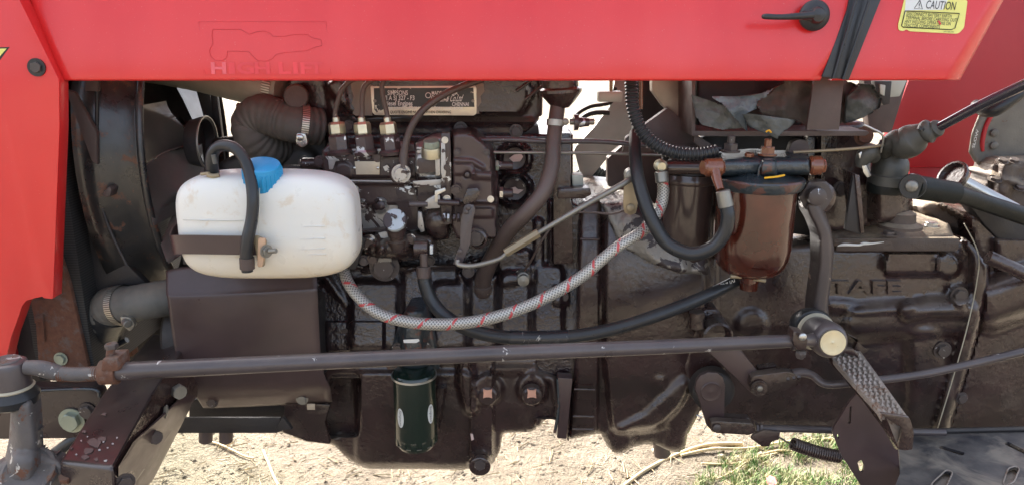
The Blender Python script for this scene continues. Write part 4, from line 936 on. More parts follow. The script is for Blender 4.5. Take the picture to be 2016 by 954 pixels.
# leak-off hose with banjo
tube('leak_off_pipe', [(794, 330, .01, 9), (795, 306, .012, 9), (800, 278, .012, 7), (812, 246, .012, 7), (832, 218, .015, 7), (862, 194, .02, 7), (900, 174, .03, 7), (950, 156, .05, 7)], 7, 'rubber_brown', TR, n=14)
bj = lathe('banjo', (790, 340, .03), (0, -1, 0), [(0, .016), (.004, .020), (.022, .020), (.025, .017), (.025, 0)], 'pump', TR)
bolt(bj, 790, 342, .005, 14, 'pump_bare', 'washer')
# pump head with big hex
ph_ = relief('pump_drive_end', [(818, 282), (848, 270), (878, 270), (880, 300), (878, 402), (822, 402), (816, 350)][::-1], .05, [('radd', [(828, 320), (872, 320)], 28, .024), ('add', [(820, 284), (876, 284), (876, 296), (820, 296)], .01, 5), ('radd', [(828, 352), (872, 356)], 8, .01)], 'pump_bare', TR, step=3, back=.12, edge=5)
plate('painted_band', [(822, 312), (868, 314), (866, 338), (824, 342), (819, 326)], .022, .004, 'pump', ph_, bevel=.001, rnd=4)
plate('painted_band', [(822, 362), (876, 362), (876, 400), (822, 402)], .040, .004, 'pump', ph_, bevel=.001, rnd=4)
hb = V((850, 296, .022))
lathe('filler_collar', hb, (0, -.25, 1), [(-.012, .021), (.004, .020), (.008, .0185), (.009, .014)], 'zinc', TR)
bolt(TR, hb + Vector((0, -.002, .008)), 0, 0, 17.5, 'bolt_green', 'hex', ax=(0, -.25, 1))
plate('pump_flange', [(868, 262), (886, 262), (888, 300), (890, 442), (872, 442), (866, 400), (870, 300)], .012, .03, 'pump', TR, bevel=.003)
plate('flange_face', [(868, 276), (876, 276), (878, 340), (874, 362), (868, 340)], .009, .004, 'pump_bare', TR, bevel=.001)
# governor housing
gv = relief('governor_housing', [(886, 262), (928, 262), (952, 276), (968, 298), (974, 330), (980, 352), (982, 400), (978, 440), (984, 470), (900, 470), (886, 440)][::-1], .06,
    [('set', [(890, 262), (928, 262), (956, 284), (968, 310), (970, 345), (972, 400), (890, 400)], .05, 7, 8), ('radd', [(890, 316), (930, 318), (950, 330)], 5, .006), ('add', [(890, 322), (930, 324), (938, 344), (890, 344)], .008, 4, 4), ('radd', [(934, 345), (970, 347)], 8, .010),
     ('set', [(890, 400), (978, 400), (978, 470), (890, 470)], .028, 5), ('radd', [(900, 400), (974, 400)], 3, .006), ('disc', 920, 344, 7, -.006, 3), ('add', [(926, 410), (970, 410), (970, 428), (926, 428)], .008, 4, 3)], 'iron', TR, step=3, back=.14, edge=5)
gv.data.materials[0] = M['sheet']
bolt(gv, 920, 344, .004, 5, 'bolt', 'dome'); bolt(gv, 898, 374, .0, 8, 'pump'); bolt(gv, 934, 383, -.01, 6, 'bolt', 'dome'); bolt(gv, 936, 466, .02, 13, 'bolt', 'washer')
lathe('cover_boss', (942, 468, .03), (-.2, -1, 0), [(0, .020), (.01, .020), (.012, .016), (.004, .012), (.003, 0)], 'iron', gv)
# levers and screws
la = plate('governor_lever', [(914, 406), (922, 402), (932, 404), (936, 412), (932, 430), (928, 455), (926, 480), (908, 522), (892, 520), (896, 506), (906, 482), (906, 452), (908, 430)], -.022, .006, 'steel_dull', TR, bevel=.001)
la.data.materials[0] = M['rod']
for x, y in ((922, 410), (918, 418), (905, 495)): bolt(la, x, y, -.028, 5, 'bolt', 'dome')
plate('stop_lever', [(920, 372), (940, 370), (946, 380), (936, 398), (914, 404), (910, 396)], -.015, .006, 'iron', TR, bevel=.002)
cyl('idle_screw', (806, 402, .0), (842, 402, .0), 5.5, 'rod', TR); plate('screw_bracket', [(832, 402), (842, 392), (856, 384), (866, 384), (866, 410), (840, 412)], -.002, .01, 'pump_bare', TR, bevel=.002)
cyl('max_speed_screw', (862, 398, .0), (905, 400, .0), 6, 'pump', TR)
plate('screw_clip', [(856, 376), (876, 370), (878, 376), (862, 384), (862, 398), (856, 398)], -.006, .006, 'steel', TR, bevel=.001)
for x, r in ((872, 10), (880, 9), (892, 8), (900, 10)): cyl('lock_nut', (x, 428, .0), (x + 6, 428, .0), r, 'steel' if x == 880 else 'pump', TR, n=6)
relief('pump_rear_body', [(826, 398), (880, 400), (884, 470), (850, 475), (836, 450), (824, 430)][::-1], .06, [('dome', 862, 440, 34, .03)], 'iron', TR, step=4, back=.1, edge=4)
plate('bare_sliver', [(822, 416), (830, 418), (834, 440), (836, 456), (828, 458), (822, 446)], .035, .01, 'pump_bare', TR, bevel=.002)
# priming pump and plugs
fp = relief('feed_pump', [(690, 455), (770, 448), (850, 468), (856, 498), (830, 510), (790, 514), (700, 515), (660, 510), (664, 480)][::-1], .05, [('radd', [(740, 490), (850, 482)], 24, .03), ('radd', [(690, 490), (740, 490)], 20, .025), ('dome', 776, 490, 36, .035)], 'iron', TR, step=3, back=.1, edge=6)
kb0 = V((783, 490, .0)); kb1 = V((778, 430, -.012)); kax = (kb1 - kb0).normalized()
pk = lathe('priming_pump', kb0, kax, [(0, .017), (.02, .018), (.022, .014), (.028, .014), (.030, .017), (.048, .019), (.05, .012)], 'iron', TR)
M['knob_flaked'] = surf('flaked_silver_knob', (.46, .52, .54), .45, metal=.3, bump=.2, chip=(.06, .045, .045, 1), chip_t=.56, chip_s=34, chip_metal=0)
lathe('knob', (777, 433, -.02), (-.05, -.85, .55), [(-.012, .020), (-.008, .0225), (.0, .023), (.003, .0215), (.0035, 0)], 'knob_flaked', pk, n=36); bolt(pk, 778, 427, -.0235, 4, 'bolt', 'dome', ax=(-.05, -.85, .55))
for (x, y, r, m_) in ((727, 478, 13, 'pump'), (735, 510, 9, 'pump'), (716, 512, 8, 'rod')): bolt(fp, x, y, .01, r, m_, 'washer')
bolt(fp, 757, 524, .02, 22, 'bolt', 'washer', ax=(0, -1, -.05)); plate('chip', [(746, 508), (770, 508), (771, 515), (744, 515)], .0, .003, 'bare_patch', fp, bevel=0)
plate('chip', [(745, 459), (758, 456), (767, 460), (766, 470), (750, 468)], .012, .003, 'sticker_silver', fp, bevel=0)
vu = lathe('banjo_union', (834, 488, .0), (1, 0, 0), [(-.020, .011), (-.018, .016), (.0, .017), (.008, .016), (.010, .010)], 'iron', TR)
plate('white_nut_face', [(846, 483), (852, 483), (852, 500), (846, 500)], -.012, .012, 'sticker_silver', vu, bevel=.001); bolt(vu, 848, 491, .0, 9, 'bolt', 'hex', ax=(1, 0, 0))
cyl('pipe_neck', (834, 498, -.01), (835, 524, -.012), 8, 'rubber_brown', TR)

# shut-off link rod
lr = tube('shut_off_rod', [(901, 512, -.03, 5), (903, 520, -.035, 5), (925, 523, -.04, 5), (950, 519, -.045, 5), (985, 508, -.05, 5), (1005, 492, -.05, 5), (1062, 457, -.04, 5), (1150, 405, -.03, 6), (1220, 366, -.02, 6), (1243, 352, -.01, 6)], 5, 'steel_dull', TR, n=12)
cyl('sleeve', (994, 498, -.05), (1060, 458, -.04), 9, 'link_tan', lr, n=6)
lathe('rod_eye', (1243, 345, .0), (0, -1, 0), [(-.02, .012), (.01, .013), (.012, .010), (.0121, 0)], 'steel_dull', lr)
lk = plate('swing_link', [(1229, 344), (1236, 336), (1252, 336), (1256, 346), (1255, 408), (1252, 420), (1241, 424), (1230, 419), (1227, 408)], .01, .005, 'link_tan', TR, bevel=.001)
bolt(lk, 1241, 410, .009, 9, 'link_tan', 'dome')
# thin wire to sender
tube('sender_wire', [(1032, 532, .07), (1046, 512, .04), (1064, 478, .02), (1092, 440, .02), (1128, 420, .02), (1170, 419, .02), (1205, 421, .02), (1234, 412, .02)], 2.2, 'rubber_brown', TR, n=8)
sn = lathe('pressure_sender', (1030, 541, .10), (0, -1, .0), [(0, .013), (.02, .013), (.022, .01), (.04, .012), (.042, .0)], 'steel_dull', TR, n=20)

# ================================================================== HOSES
braid = tube('braided_hose', [(1303, 352, .0, 10), (1306, 378, .0, 11.5), (1298, 412, -.01, 11.5), (1268, 452, -.035, 11.5), (1210, 490, -.06, 11.5), (1140, 547, -.07, 12), (1060, 592, -.08, 12), (980, 622, -.085, 12), (900, 636, -.085, 12), (820, 635, -.08, 12), (750, 618, -.07, 11.5), (706, 584, -.05, 11.5), (682, 548, -.02, 11), (676, 515, .02, 11)], 11.5, 'braid', TR, n=20, per=14)
cyl('ferrule', (1302, 338, -.015), (1304, 360, -.02), 13, 'steel_dull', braid); lathe('banjo_eye', (1300, 326, .0), (0, -1, 0), [(-.01, .009), (-.006, .012), (.012, .012), (.015, .008), (.015, 0)], 'zinc', braid)
hoseB = tube('fuel_hose', [(1250, 262, .05, 11), (1250, 300, .01, 12), (1256, 350, -.03, 13), (1270, 400, -.055, 13.5), (1288, 442, -.07, 14), (1315, 480, -.08, 14), (1360, 499, -.10, 14), (1402, 487, -.11, 14), (1426, 458, -.115, 14), (1433, 425, -.115, 14), (1427, 398, -.11, 13.5)], 13, 'rubber', TR, n=22)
cyl('ferrule', (1430, 408, -.112), (1423, 375, -.108), 15, 'steel_dull', hoseB, r1=14)
lowh = tube('fuel_return_hose', [(834, 530, -.012, 12), (836, 556, -.015, 13), (850, 592, -.02, 13.5), (880, 624, -.03, 13.5), (925, 648, -.04, 13.5), (985, 662, -.045, 13.5), (1060, 664, -.05, 13.5), (1140, 660, -.05, 13.5), (1230, 641, -.045, 13), (1320, 610, -.03, 13), (1390, 582, -.02, 12.5), (1452, 552, .0, 12)], 13, 'rubber', TR, n=22)
cyl('ferrule', (834, 524, -.012), (834, 546, -.014), 14, 'rubber_brown', lowh)
tapes = surf('split_tape', (.03, .03, .032), .25, bump=.5, bscale=80, chip=(.35, .34, .3, 1), chip_t=.66, chip_s=70, chip_metal=0)
tube('tape_wrap', [(1004, 663.5, -.046), (1060, 664.5, -.05), (1118, 662.5, -.05)], 14.6, tapes, lowh, n=22, caps=False)
text('lettering', 'IVI lrop', 'white_print', lowh, (1446, 548), (-1, .42), (1.5, 9), -.016, fit=30)
loom = tube('corrugated_conduit', [(1240, 140, .0), (1243, 170, .0), (1246, 212, -.01), (1262, 255, -.02), (1292, 286, -.03), (1335, 302, -.04), (1380, 303, -.05), (1412, 297, -.05)], 12.5, 'rubber', TR, n=18, ribs=(.11, .0068))
cyl('brass_tail', (1262, 150, .03), (1262, 215, .03), 4, 'brown_gloss', TR)

# ================================================================== FUEL FILTERS
fhd = relief('fuel_filter_head', [(1420, 316), (1455, 308), (1500, 304), (1520, 304), (1530, 308), (1594, 308), (1596, 344), (1560, 346), (1530, 352), (1440, 352), (1420, 346)][::-1], -.03, [('radd', [(1425, 330), (1590, 328)], 19, .03), ('add', [(1500, 312), (1526, 312), (1530, 350), (1498, 350)], .03, 5, 8)], 'teal_cast', TR, step=3, back=.08, edge=5)
cy_ = -.03; Rb = .073
bc = W(1492, 352, cy_); bw = bc.x
pt = lathe('bowl_top_plate', Vector((bw + .004, cy_, bc.z + .001)), (0, 0, 1), [(-.018, .076), (-.013, .080), (.0, .082), (.003, .079), (.004, .06), (.012, .04)], 'teal_cast', TR, n=56)
bwl = lathe('sediment_bowl', Vector((bw, cy_, bc.z - .014)), (0, 0, -1), [(0, .072), (.01, .0725), (.115, .0725), (.138, .070), (.155, .064), (.166, .054), (.173, .040), (.177, .022), (.190, .018), (.205, .017), (.207, 0)], 'bowl', TR, n=64)
dn = W(1474, 548, cy_ - .04)
cyl('drain_tap', (1474, 530, -.05), (1476, 556, -.05), 14, 'bowl', bwl, n=14); cyl('tap_wing', (1438, 543, -.065), (1460, 544, -.065), 4, 'link_tan', bwl); cyl('tap_wing', (1484, 548, -.065), (1507, 552, -.065), 4, 'link_tan', bwl)
fcn = W(1362, 350, .06)
fcan = lathe('rear_fuel_filter', Vector((fcn.x, .08, fcn.z)), (0, 0, -1), [(-.012, .04), (-.008, .057), (.0, .059), (.006, .061), (.010, .060), (.012, .058), (.16, .058), (.175, .052), (.178, 0)], 'filter_can', TR, n=56)
lathe('can_shoulder', Vector((fcn.x, .08, fcn.z + .01)), (0, 0, 1), [(0, .058), (.012, .055), (.02, .045), (.04, .03)], 'iron_dark', fcan, n=40)
cyl('head_neck', (1312, 330, .04), (1400, 330, .02), 14, 'filter_can', TR)
# unions at both ends
ul = cyl('inlet_union', (1385, 330, -.07), (1425, 329, -.07), 18, 'brown_gloss', TR, ch=.3); bolt(ul, 1391, 330, -.07, 15, 'brown_gloss', 'hex', ax=(-1, -.3, 0), hs=.8)
tube('elbow', [(1408, 335, -.08, 10), (1411, 352, -.09, 9.5), (1418, 374, -.105, 8)], 9, 'brown_gloss', ul, n=18)
uo = cyl('outlet_union', (1592, 326, -.045), (1618, 326, -.045), 19, 'brown_gloss', TR, ch=.2); bolt(uo, 1612, 327, -.045, 15, 'brown_gloss', 'hex', ax=(1, 0, 0))
bolt(TR, 1438, 300, -.03, 14, 'bolt', 'stud', ax=(0, 0, 1), hs=2.2, name='mounting_stud'); bolt(TR, 1510, 306, -.03, 14, 'brown_gloss', 'stud', ax=(0, 0, 1), hs=2.2, name='mounting_stud')
bolt(TR, 1475, 308, -.04, 9, 'brown_gloss', 'hex', ax=(0, -.1, 1))
tube('raised_web', [(1493, 352, -.065), (1496, 330, -.066), (1508, 316, -.066), (1520, 318, -.066)], 3, 'teal_cast', fhd, n=8)
plate('filter_bracket', [(1552, 300), (1560, 280), (1574, 274), (1592, 278), (1594, 302), (1580, 310), (1556, 306)], .02, .02, 'brown_box', TR, rnd=5)
# yellow scrap on the plate
yp = W(1522, 352, -.1)
tag(tube('yellow_stalk', [W(1505, 351, -.085), W(1512, 350, -.087), W(1524, 349, -.088), W(1536, 347, -.086), W(1544, 345, -.08)], 2.2, 'yellow', None, n=8, per=4), 'short yellow plant stalk lying on top of the fuel filter plate', 'plant stalk')

# ================================================================== DROP ARM AND TRACK ROD
da = relief('drop_arm', [(1586, 400), (1590, 420), (1602, 440), (1612, 470), (1610, 520), (1600, 580), (1592, 640), (1612, 652), (1634, 640), (1630, 600), (1638, 540), (1642, 490), (1636, 450), (1622, 410), (1614, 400)], -.02, [('radd', [(1600, 410), (1624, 460), (1626, 520), (1616, 600), (1612, 650)], 18, .02)], 'rod', TR, step=3, back=.035, edge=6)
da.data.materials[0] = surf('drop_arm_paint', (.062, .048, .046), .4, bump=.3, chip=(.34, .25, .19, 1), chip_t=.66, chip_s=20, chip_metal=0, dust=.4)
sbx = lathe('sector_shaft', (1605, 386, .0), (0, -1, 0), [(0, .034), (.02, .032), (.024, .026)], 'iron', TR)
bolt(sbx, 1605, 386, -.02, 34, 'bolt', 'hex', hs=.35); lathe('shaft_end', (1606, 386, -.038), (0, -1, 0), [(0, .018), (.01, .017), (.012, .013), (.0121, 0)], 'bolt', sbx)
tube('box_edge', [(1614, 408, .0), (1622, 396, .0), (1628, 376, .0)], 2.5, 'bolt', TR)
# track rod
jt = lambda x, y, Y: (x, y, Y)
tr_ = tube('drag_link', [(228, 730, -.315, 18), (600, 712, -.28, 16.5), (1000, 694, -.24, 15.5), (1300, 682, -.21, 14.5), (1562, 670, -.185, 13)], 16, 'rod', TR, n=28, per=4)
ee = tube('rod_end', [(52, 722, -.33, 14), (80, 724, -.33, 16), (112, 733, -.325, 16), (118, 734, -.325, 14), (150, 736, -.325, 14), (200, 734, -.32, 14)], 15, 'knuckle', tr_, n=20)
for k in range(16): pass
thr = tube('thread', [(116, 735, -.325), (160, 736, -.322), (204, 733, -.32)], 14.6, 'rust', tr_, n=20, ribs=(.045, .0035))
cl1 = tube('rod_clamp', [(199, 732, -.318), (232, 731, -.316)], 24, 'rust', tr_, n=18); plate('lug', [(200, 706), (231, 704), (234, 730), (198, 732)], -.335, .04, 'rust', tr_, bevel=.004)
cyl('clamp_bolt', (217, 700, -.318), (219, 676, -.318), 8, 'rust', tr_); bolt(tr_, V((220, 684, -.318)), 0, 0, 12.5, 'bolt', 'hex', ax=(0, 0, 1))
cl2 = tube('rod_clamp', [(1558, 671, -.185), (1578, 670, -.184)], 18, 'rod', tr_, n=18); plate('lug', [(1562, 650), (1584, 655), (1592, 668), (1588, 690), (1570, 690), (1560, 672)], -.205, .03, 'iron', tr_, bevel=.005)
cyl('clamp_bolt', (1578, 690, -.20), (1574, 704, -.20), 7.5, 'bolt', tr_, n=14); bolt(tr_, V((1580, 662, -.215)), 0, 0, 8, 'steel', 'dome'); bolt(tr_, V((1576, 698, -.2)), 0, 0, 11, 'bolt', 'hex', ax=(0, -.2, 1))
# right ball joint facing us
bjo = W(1610, 654, -.10); bja = (W(1639, 673, -.172) - bjo).normalized()
bjr = lathe('ball_joint', bjo, bja, [(-.03, .028), (.0, .031), (.05, .033), (.056, .033), (.06, .032), (.068, .029), (.072, .025)], 'rod', TR, n=40)
tube('neck', [(1578, 670, -.184, 12), (1594, 669, -.165, 13), (1610, 668, -.14, 17)], 14, 'rod', bjr)
lathe('dust_boot', bjo - bja * .03, bja, [(-.05, .028), (-.02, .038), (.0, .041), (.01, .038), (.012, .030)], 'rubber', bjr, n=36)
lathe('seal_ring', bjo - bja * .012, bja, [(0, .035), (.003, .0365), (.006, .035)], 'cream', bjr, n=40)
lathe('cap_disc', bjo + bja * .075, bja, [(-.004, .0235), (.001, .023), (.001, .018), (-.001, .004), (.0, 0)], 'zinc', bjr, n=36)
# left ball joint standing upright on the steering arm
pl_ = W(22, 757, -.33)
bjl = lathe('ball_joint', pl_, (0.02, 0, 1), [(-.002, .028), (.0, .0305), (.034, .029), (.040, .027), (.043, .022), (.044, 0)], 'knuckle', TR, n=36)
bjl.data.materials[0] = M['rod']
lathe('cap_disc', pl_ + Vector((0, 0, .0435)), (0.02, 0, 1), [(0, .021), (.002, .019), (.001, 0)], 'knuckle', bjl, n=30)
lathe('seal_ring', pl_ + Vector((0, 0, -.006)), (0, 0, 1), [(0, .031), (.003, .0335), (.006, .031)], 'cream', bjl, n=36)
lathe('dust_boot', pl_ + Vector((0, 0, -.036)), (0, 0, 1), [(0, .026), (.006, .036), (.018, .039), (.028, .034), (.034, .028)], 'rubber', bjl, n=36)
ar = relief('steering_arm', [(22, 790), (64, 784), (76, 840), (86, 880), (118, 900), (150, 924), (160, 990), (-60, 990), (-60, 940), (10, 900), (18, 860)][::-1], -.335, [('radd', [(46, 790), (50, 870), (40, 940)], 30, .022), ('radd', [(20, 930), (110, 930)], 40, .02)], 'knuckle', TR, step=4, back=.02, edge=18, rough=.0016)
lathe('king_pin_cap', (56, 928, -.362), (0.05, -.62, .8), [(-.006, .044), (.004, .042), (.006, .037), (.004, .034), (.004, 0)], 'knuckle', ar, n=36)
bolt(TR, 132, 942, -.36, 14, 'rust', 'hex', ax=(0, -.3, 1))
# ---- axle plate and beam
ap = plate('axle_plate', [(-40, 762), (186, 760), (196, 772), (202, 800), (186, 840), (158, 862), (-10, 864), (-40, 840)], -.06, .03, 'beam', TR, bevel=.004, rnd=8)
bolt(ap, 142, 826, -.062, 19, 'bolt_green'); bolt(ap, 172, 808, -.062, 13, 'bolt')
tube('plate_edge', [(64, 768, -.07), (180, 765, -.07), (196, 780, -.07)], 3, 'teal_cast', ap)
def beam():
    def Q(px, py, Y): return W(px, py, Y)
    # cross-section quads from near end to far end: top-left, top-right, bottom-right, bottom-left
    n_ = [Q(116, 908, -.36), Q(222, 920, -.40), Q(228, 1010, -.40), Q(120, 1000, -.36)]
    f_ = [Q(300, 655, .12), Q(378, 655, .05), Q(400, 760, .05), Q(320, 760, .12)]
    m_ = [Q(200, 775, -.14), Q(300, 775, -.18), Q(318, 880, -.17), Q(215, 860, -.13)]
    return mk('front_axle_beam', n_ + m_ + f_, [(0, 1, 2, 3), (0, 4, 5, 1), (1, 5, 6, 2), (2, 6, 7, 3), (3, 7, 4, 0), (4, 8, 9, 5), (5, 9, 10, 6), (6, 10, 11, 7), (7, 11, 8, 4), (8, 11, 10, 9)], 'beam', TR, recalc=True, bevel=.008, bseg=3)
ab = beam()
plate('beam_lower_face', [(232, 918), (262, 868), (300, 838), (345, 790), (376, 790), (345, 850), (288, 960), (232, 1000)], lambda x, y: -.405 + (x - 232) * .0017 + max(0., (y - 918) + (x - 232) * .877) * .0011, .03, 'sheet', ab, bevel=.004)
plate('beam_side_face', [(318, 745), (362, 738), (378, 772), (376, 795), (300, 840), (262, 870), (228, 925), (222, 918)], lambda x, y: -.41 + (x - 222) * .0018, .03, 'iron', ab, bevel=.004)
bolt(ab, 350, 768, -.20, 15, 'steel_dull', 'hex', ax=(.7, -.7, 0), hs=1.2); bolt(ab, 303, 858, -.27, 14, 'bolt', 'hex', ax=(.8, -.6, 0), hs=1.2); bolt(ab, 246, 948, -.38, 14, 'bolt', 'washer', ax=(.6, -.8, 0))
plate('slot', [(322, 800), (328, 796), (331, 808), (326, 824), (320, 820)], -.245, .004, 'steel_dull', ab, rnd=3)
bm_m = surf('bare_primer_spot', (.15, .10, .085), .6, bump=.3); bm_w = surf('white_fleck', (.5, .48, .44), .6)
def on_top(p):
    # lie on the beam's top face
    d = ray(p[0], p[1]); a, b_, c_ = W(116, 908, -.36), W(222, 920, -.40), W(300, 775, -.18); nn = (b_ - a).cross(c_ - a).normalized()
    if nn.z < 0: nn = -nn
    return CAM + d * ((a + nn * .0015 - CAM).dot(nn) / d.dot(nn))
rs = random.Random(4)
def spot(x, y, s, m_):
    n = 11; pts = []
    for k in range(n):
        a = 2 * math.pi * k / n; rr = s * rs.uniform(.45, 1.15); pts.append((x + rr * math.cos(a) * 1.1, y + rr * math.sin(a) * .8))
    plate('bare_spot', pts, 0, .0, m_, ab, bevel=0, fn=on_top, back=(0, 0, -.0008))
for x, y, s in ((188, 872, 15), (176, 886, 10), (200, 862, 8), (168, 898, 7), (205, 814, 5), (190, 903, 5), (140, 880, 4), (165, 848, 4)): spot(x, y, s, bm_m)
for x, y, s in ((208, 905, 3.5), (172, 858, 2), (160, 866, 2), (204, 868, 2), (222, 872, 2), (196, 884, 2.5), (150, 893, 2), (230, 860, 2), (212, 880, 2)): spot(x, y, s, bm_w)
plate('plate_link', [(140, 885), (190, 855), (205, 862), (160, 905)], -.1, .03, 'rubber', TR) if False else None
tube('black_pipe', [(110, 890, -.05, 12), (150, 862, -.05, 12), (200, 830, -.02, 12)], 12, 'rubber', TR, n=16)
# ---- heat shield / starter cover
def shield():
    rows_ = [((327, 532, .01), (372, 524, .01), (500, 522, .01), (622, 520, .01)), ((327, 574, -.012), (380, 573, -.012), (500, 568, -.012), (624, 560, -.012)), ((330, 590, -.018), (385, 589, -.018), (500, 584, -.018), (625, 578, -.018)),
             ((338, 650, -.02), (390, 650, -.02), (500, 650, -.02), (628, 645, -.02)), ((348, 705, -.02), (395, 705, -.02), (505, 705, -.02), (632, 705, -.02)), ((366, 742, -.012), (405, 742, -.012), (510, 742, -.012), (640, 742, -.012)),
             ((380, 770, .002), (415, 770, .002), (515, 768, .002), (650, 764, .002)), ((400, 802, .045), (425, 802, .045), (520, 798, .045), (654, 790, .045))]
    cols = list(zip(*[list(r) for r in rows_])); dense = [spline(list(c_), 5) for c_ in cols]
    R_ = len(dense[0]); vs_ = []; fs = []
    for j in range(R_):
        rowp = spline([tuple(dense[k][j]) for k in range(4)], 5)
        for p in rowp: vs_.append(W(*p))
        n = len(rowp)
    for j in range(R_ - 1):
        for i in range(n - 1): a = j * n + i; fs.append((a, a + n, a + n + 1, a + 1))
    o = mk('heat_shield', vs_, fs, 'sheet', TR, smooth=70); md = o.modifiers.new('t', 'SOLIDIFY'); md.thickness = .002; return o
hs = shield()
bolt(hs, 418, 790, .028, 9, 'bolt', 'washer'); bolt(hs, 595, 784, .028, 9, 'steel_dull', 'washer')
plate('clip', [(604, 794), (620, 794), (620, 806), (604, 806)], .03, .003, 'tan_plate', TR)
cyl('starter_motor', (350, 660, .10), (640, 655, .10), 85, 'iron_dark', TR, ch=.1)

# ================================================================== COOLANT BOTTLE
def bottle():
    ctr = W(535, 439, -.09); hx = .161; hz = .0975; hy = .062; vs_ = []; fs = []; nu, nv = 64, 40
    def se(c, e): return math.copysign(abs(c) ** e, c)
    for j in range(nv + 1):
        v = -math.pi / 2 + math.pi * j / nv
        for i in range(nu):
            u = 2 * math.pi * i / nu
            # axis along x: u runs round the y-z section
            x = se(math.sin(v), .50); rr = se(math.cos(v), .42)
            y = se(math.cos(u), .50) * rr; z = se(math.sin(u), .46) * rr
            X_ = ctr.x + hx * x; k = 1.0
            if x > 0: k = 1 - .04 * x * x
            Z_ = ctr.z + hz * z * k
            Y_ = ctr.y + hy * y
            # moulding ribs on the front, lower right
            if y < -.5 and .2 < x < .62 and -.5 < z < .1:
                Y_ -= .0016 * max(0, math.sin(z * 26)) * min(1, (x - .2) * 10) * min(1, (.62 - x) * 10)
            vs_.append((X_, Y_, Z_))
    for j in range(nv):
        for i in range(nu): p, q = j * nu + i, j * nu + (i + 1) % nu; fs.append((p, p + nu, q + nu, q))
    o = mk('coolant_bottle', vs_, fs, 'bottle', TR, smooth=180, recalc=True); return o, ctr
bo, bctr = bottle()
for (x0, x1, y) in ((598, 640, 446), (590, 640, 470), (586, 640, 490), (584, 642, 501), (392, 452, 434)):
    tube('moulded_rib', [(x0, y, -.1505), (x1, y - 1, -.1495)], 1.6, 'bottle', bo, n=8)
cap0 = W(517, 343, -.125)
M['seam'] = surf('bottle_seam', (.62, .60, .52), .4, bump=.1)
tube('mould_seam', [(512, 352, -.153), (510, 400, -.1535), (509, 455, -.1535), (511, 520, -.152)], .9, 'seam', bo, n=6)
tube('fill_line', [(360, 433, -.152), (440, 435, -.153), (480, 434, -.153)], .8, 'seam', bo, n=6)
cap = lathe('cap', cap0, (.10, -.30, 1), [(-.022, .032), (-.02, .0335), (.014, .033), (.019, .031), (.020, .029), (.020, 0)], 'blue', bo, n=44)
axc = Vector((.10, -.30, 1)).normalized(); a_, b_ = frame(axc)
for k in range(26):
    t = 2 * math.pi * k / 26; c_ = cap0 + axc * -.002 + a_ * (.0330 * math.cos(t)) + b_ * (.0330 * math.sin(t))
    lathe('cap_rib', c_ - axc * .017, axc, [(0, .0012), (.002, .0019), (.029, .0019), (.031, .0012)], 'blue', bo, n=8)
lathe('neck', cap0 - axc * .04, axc, [(0, .031), (.02, .030)], 'bottle', bo)
nz = W(420, 348, -.10)
lathe('outlet_nipple', nz, (0, 0, 1), [(-.01, .014), (0, .012), (.03, .010)], 'rubber_grey', bo)
oh = tube('overflow_hose', [(420, 350, -.11, 12), (417, 322, -.12, 13), (420, 300, -.125, 12), (436, 287, -.13, 11.5), (462, 292, -.14, 11.5), (482, 316, -.15, 11.5), (493, 350, -.16, 11.5), (498, 390, -.17, 12), (496, 430, -.175, 12), (488, 470, -.18, 12.5), (485, 505, -.18, 12.5), (487, 534, -.18, 11)], 12, 'rubber', TR, n=20)
spring_clip = tube('spring_clip', [(409, 344, -.128), (420, 347, -.13), (432, 345, -.128)], 5, 'link_tan', oh, n=8); tube('clip_tail', [(396, 343, -.125), (412, 341, -.13)], 3.2, 'link_tan', oh, n=8)
hcl = tube('hose_clip', [(486, 507, -.18), (487, 528, -.18)], 14.5, 'rubber_brown', oh, n=20)
tube('kink_scuff', [(420, 305, -.137), (424, 322, -.135)], 5, 'rubber_grey', oh, n=8)
# strap round the bottle
sp_ = []
for p in ((356, 430, -.02), (340, 446, -.07), (333, 462, -.12), (340, 463, -.150), (380, 463, -.166), (440, 464, -.168), (502, 465, -.168)): sp_.append(p)
def strap():
    top_ = spline([tuple(p) for p in sp_], 6); vs_ = []; fs = []
    for p in top_:
        a = W(*p); off = Vector((.0025, .003, 0)); dn_ = Vector((.002, 0, -.034)); vs_ += [a, a + dn_, a + dn_ + off, a + off]
    for i in range(len(top_) - 1):
        for k in range(4): fs.append((4 * i + k, 4 * i + (k + 1) % 4, 4 * i + 4 + (k + 1) % 4, 4 * i + 4 + k))
    n = 4 * (len(top_) - 1); fs += [(3, 2, 1, 0), (n, n + 1, n + 2, n + 3)]
    return mk('bottle_strap', vs_, fs, 'sheet', TR, smooth=30, recalc=True)
stp = strap()
plate('strap_end', [(498, 465), (506, 464), (524, 474), (520, 524), (508, 526), (504, 498)], -.172, .006, M['link_tan'], stp, bevel=.001, rnd=3)
tp = surf('stained_plastic_washer', (.50, .32, .20), .5, bump=.1); plate('packing', [(508, 468), (522, 470), (520, 500), (516, 526), (506, 524)], -.179, .008, tp, stp, bevel=.002, rnd=4)
bolt(stp, 524, 494, -.18, 10, 'steel_dull', 'washer', ax=(.75, -.65, 0), hs=1.1); cyl('stud_tip', (530, 494, -.185), (544, 493, -.19), 5, 'steel_dull', stp)
plate('bottle_bracket', [(352, 430), (372, 420), (720, 470), (700, 530), (360, 520)], -.015, .012, 'iron_dark', TR)

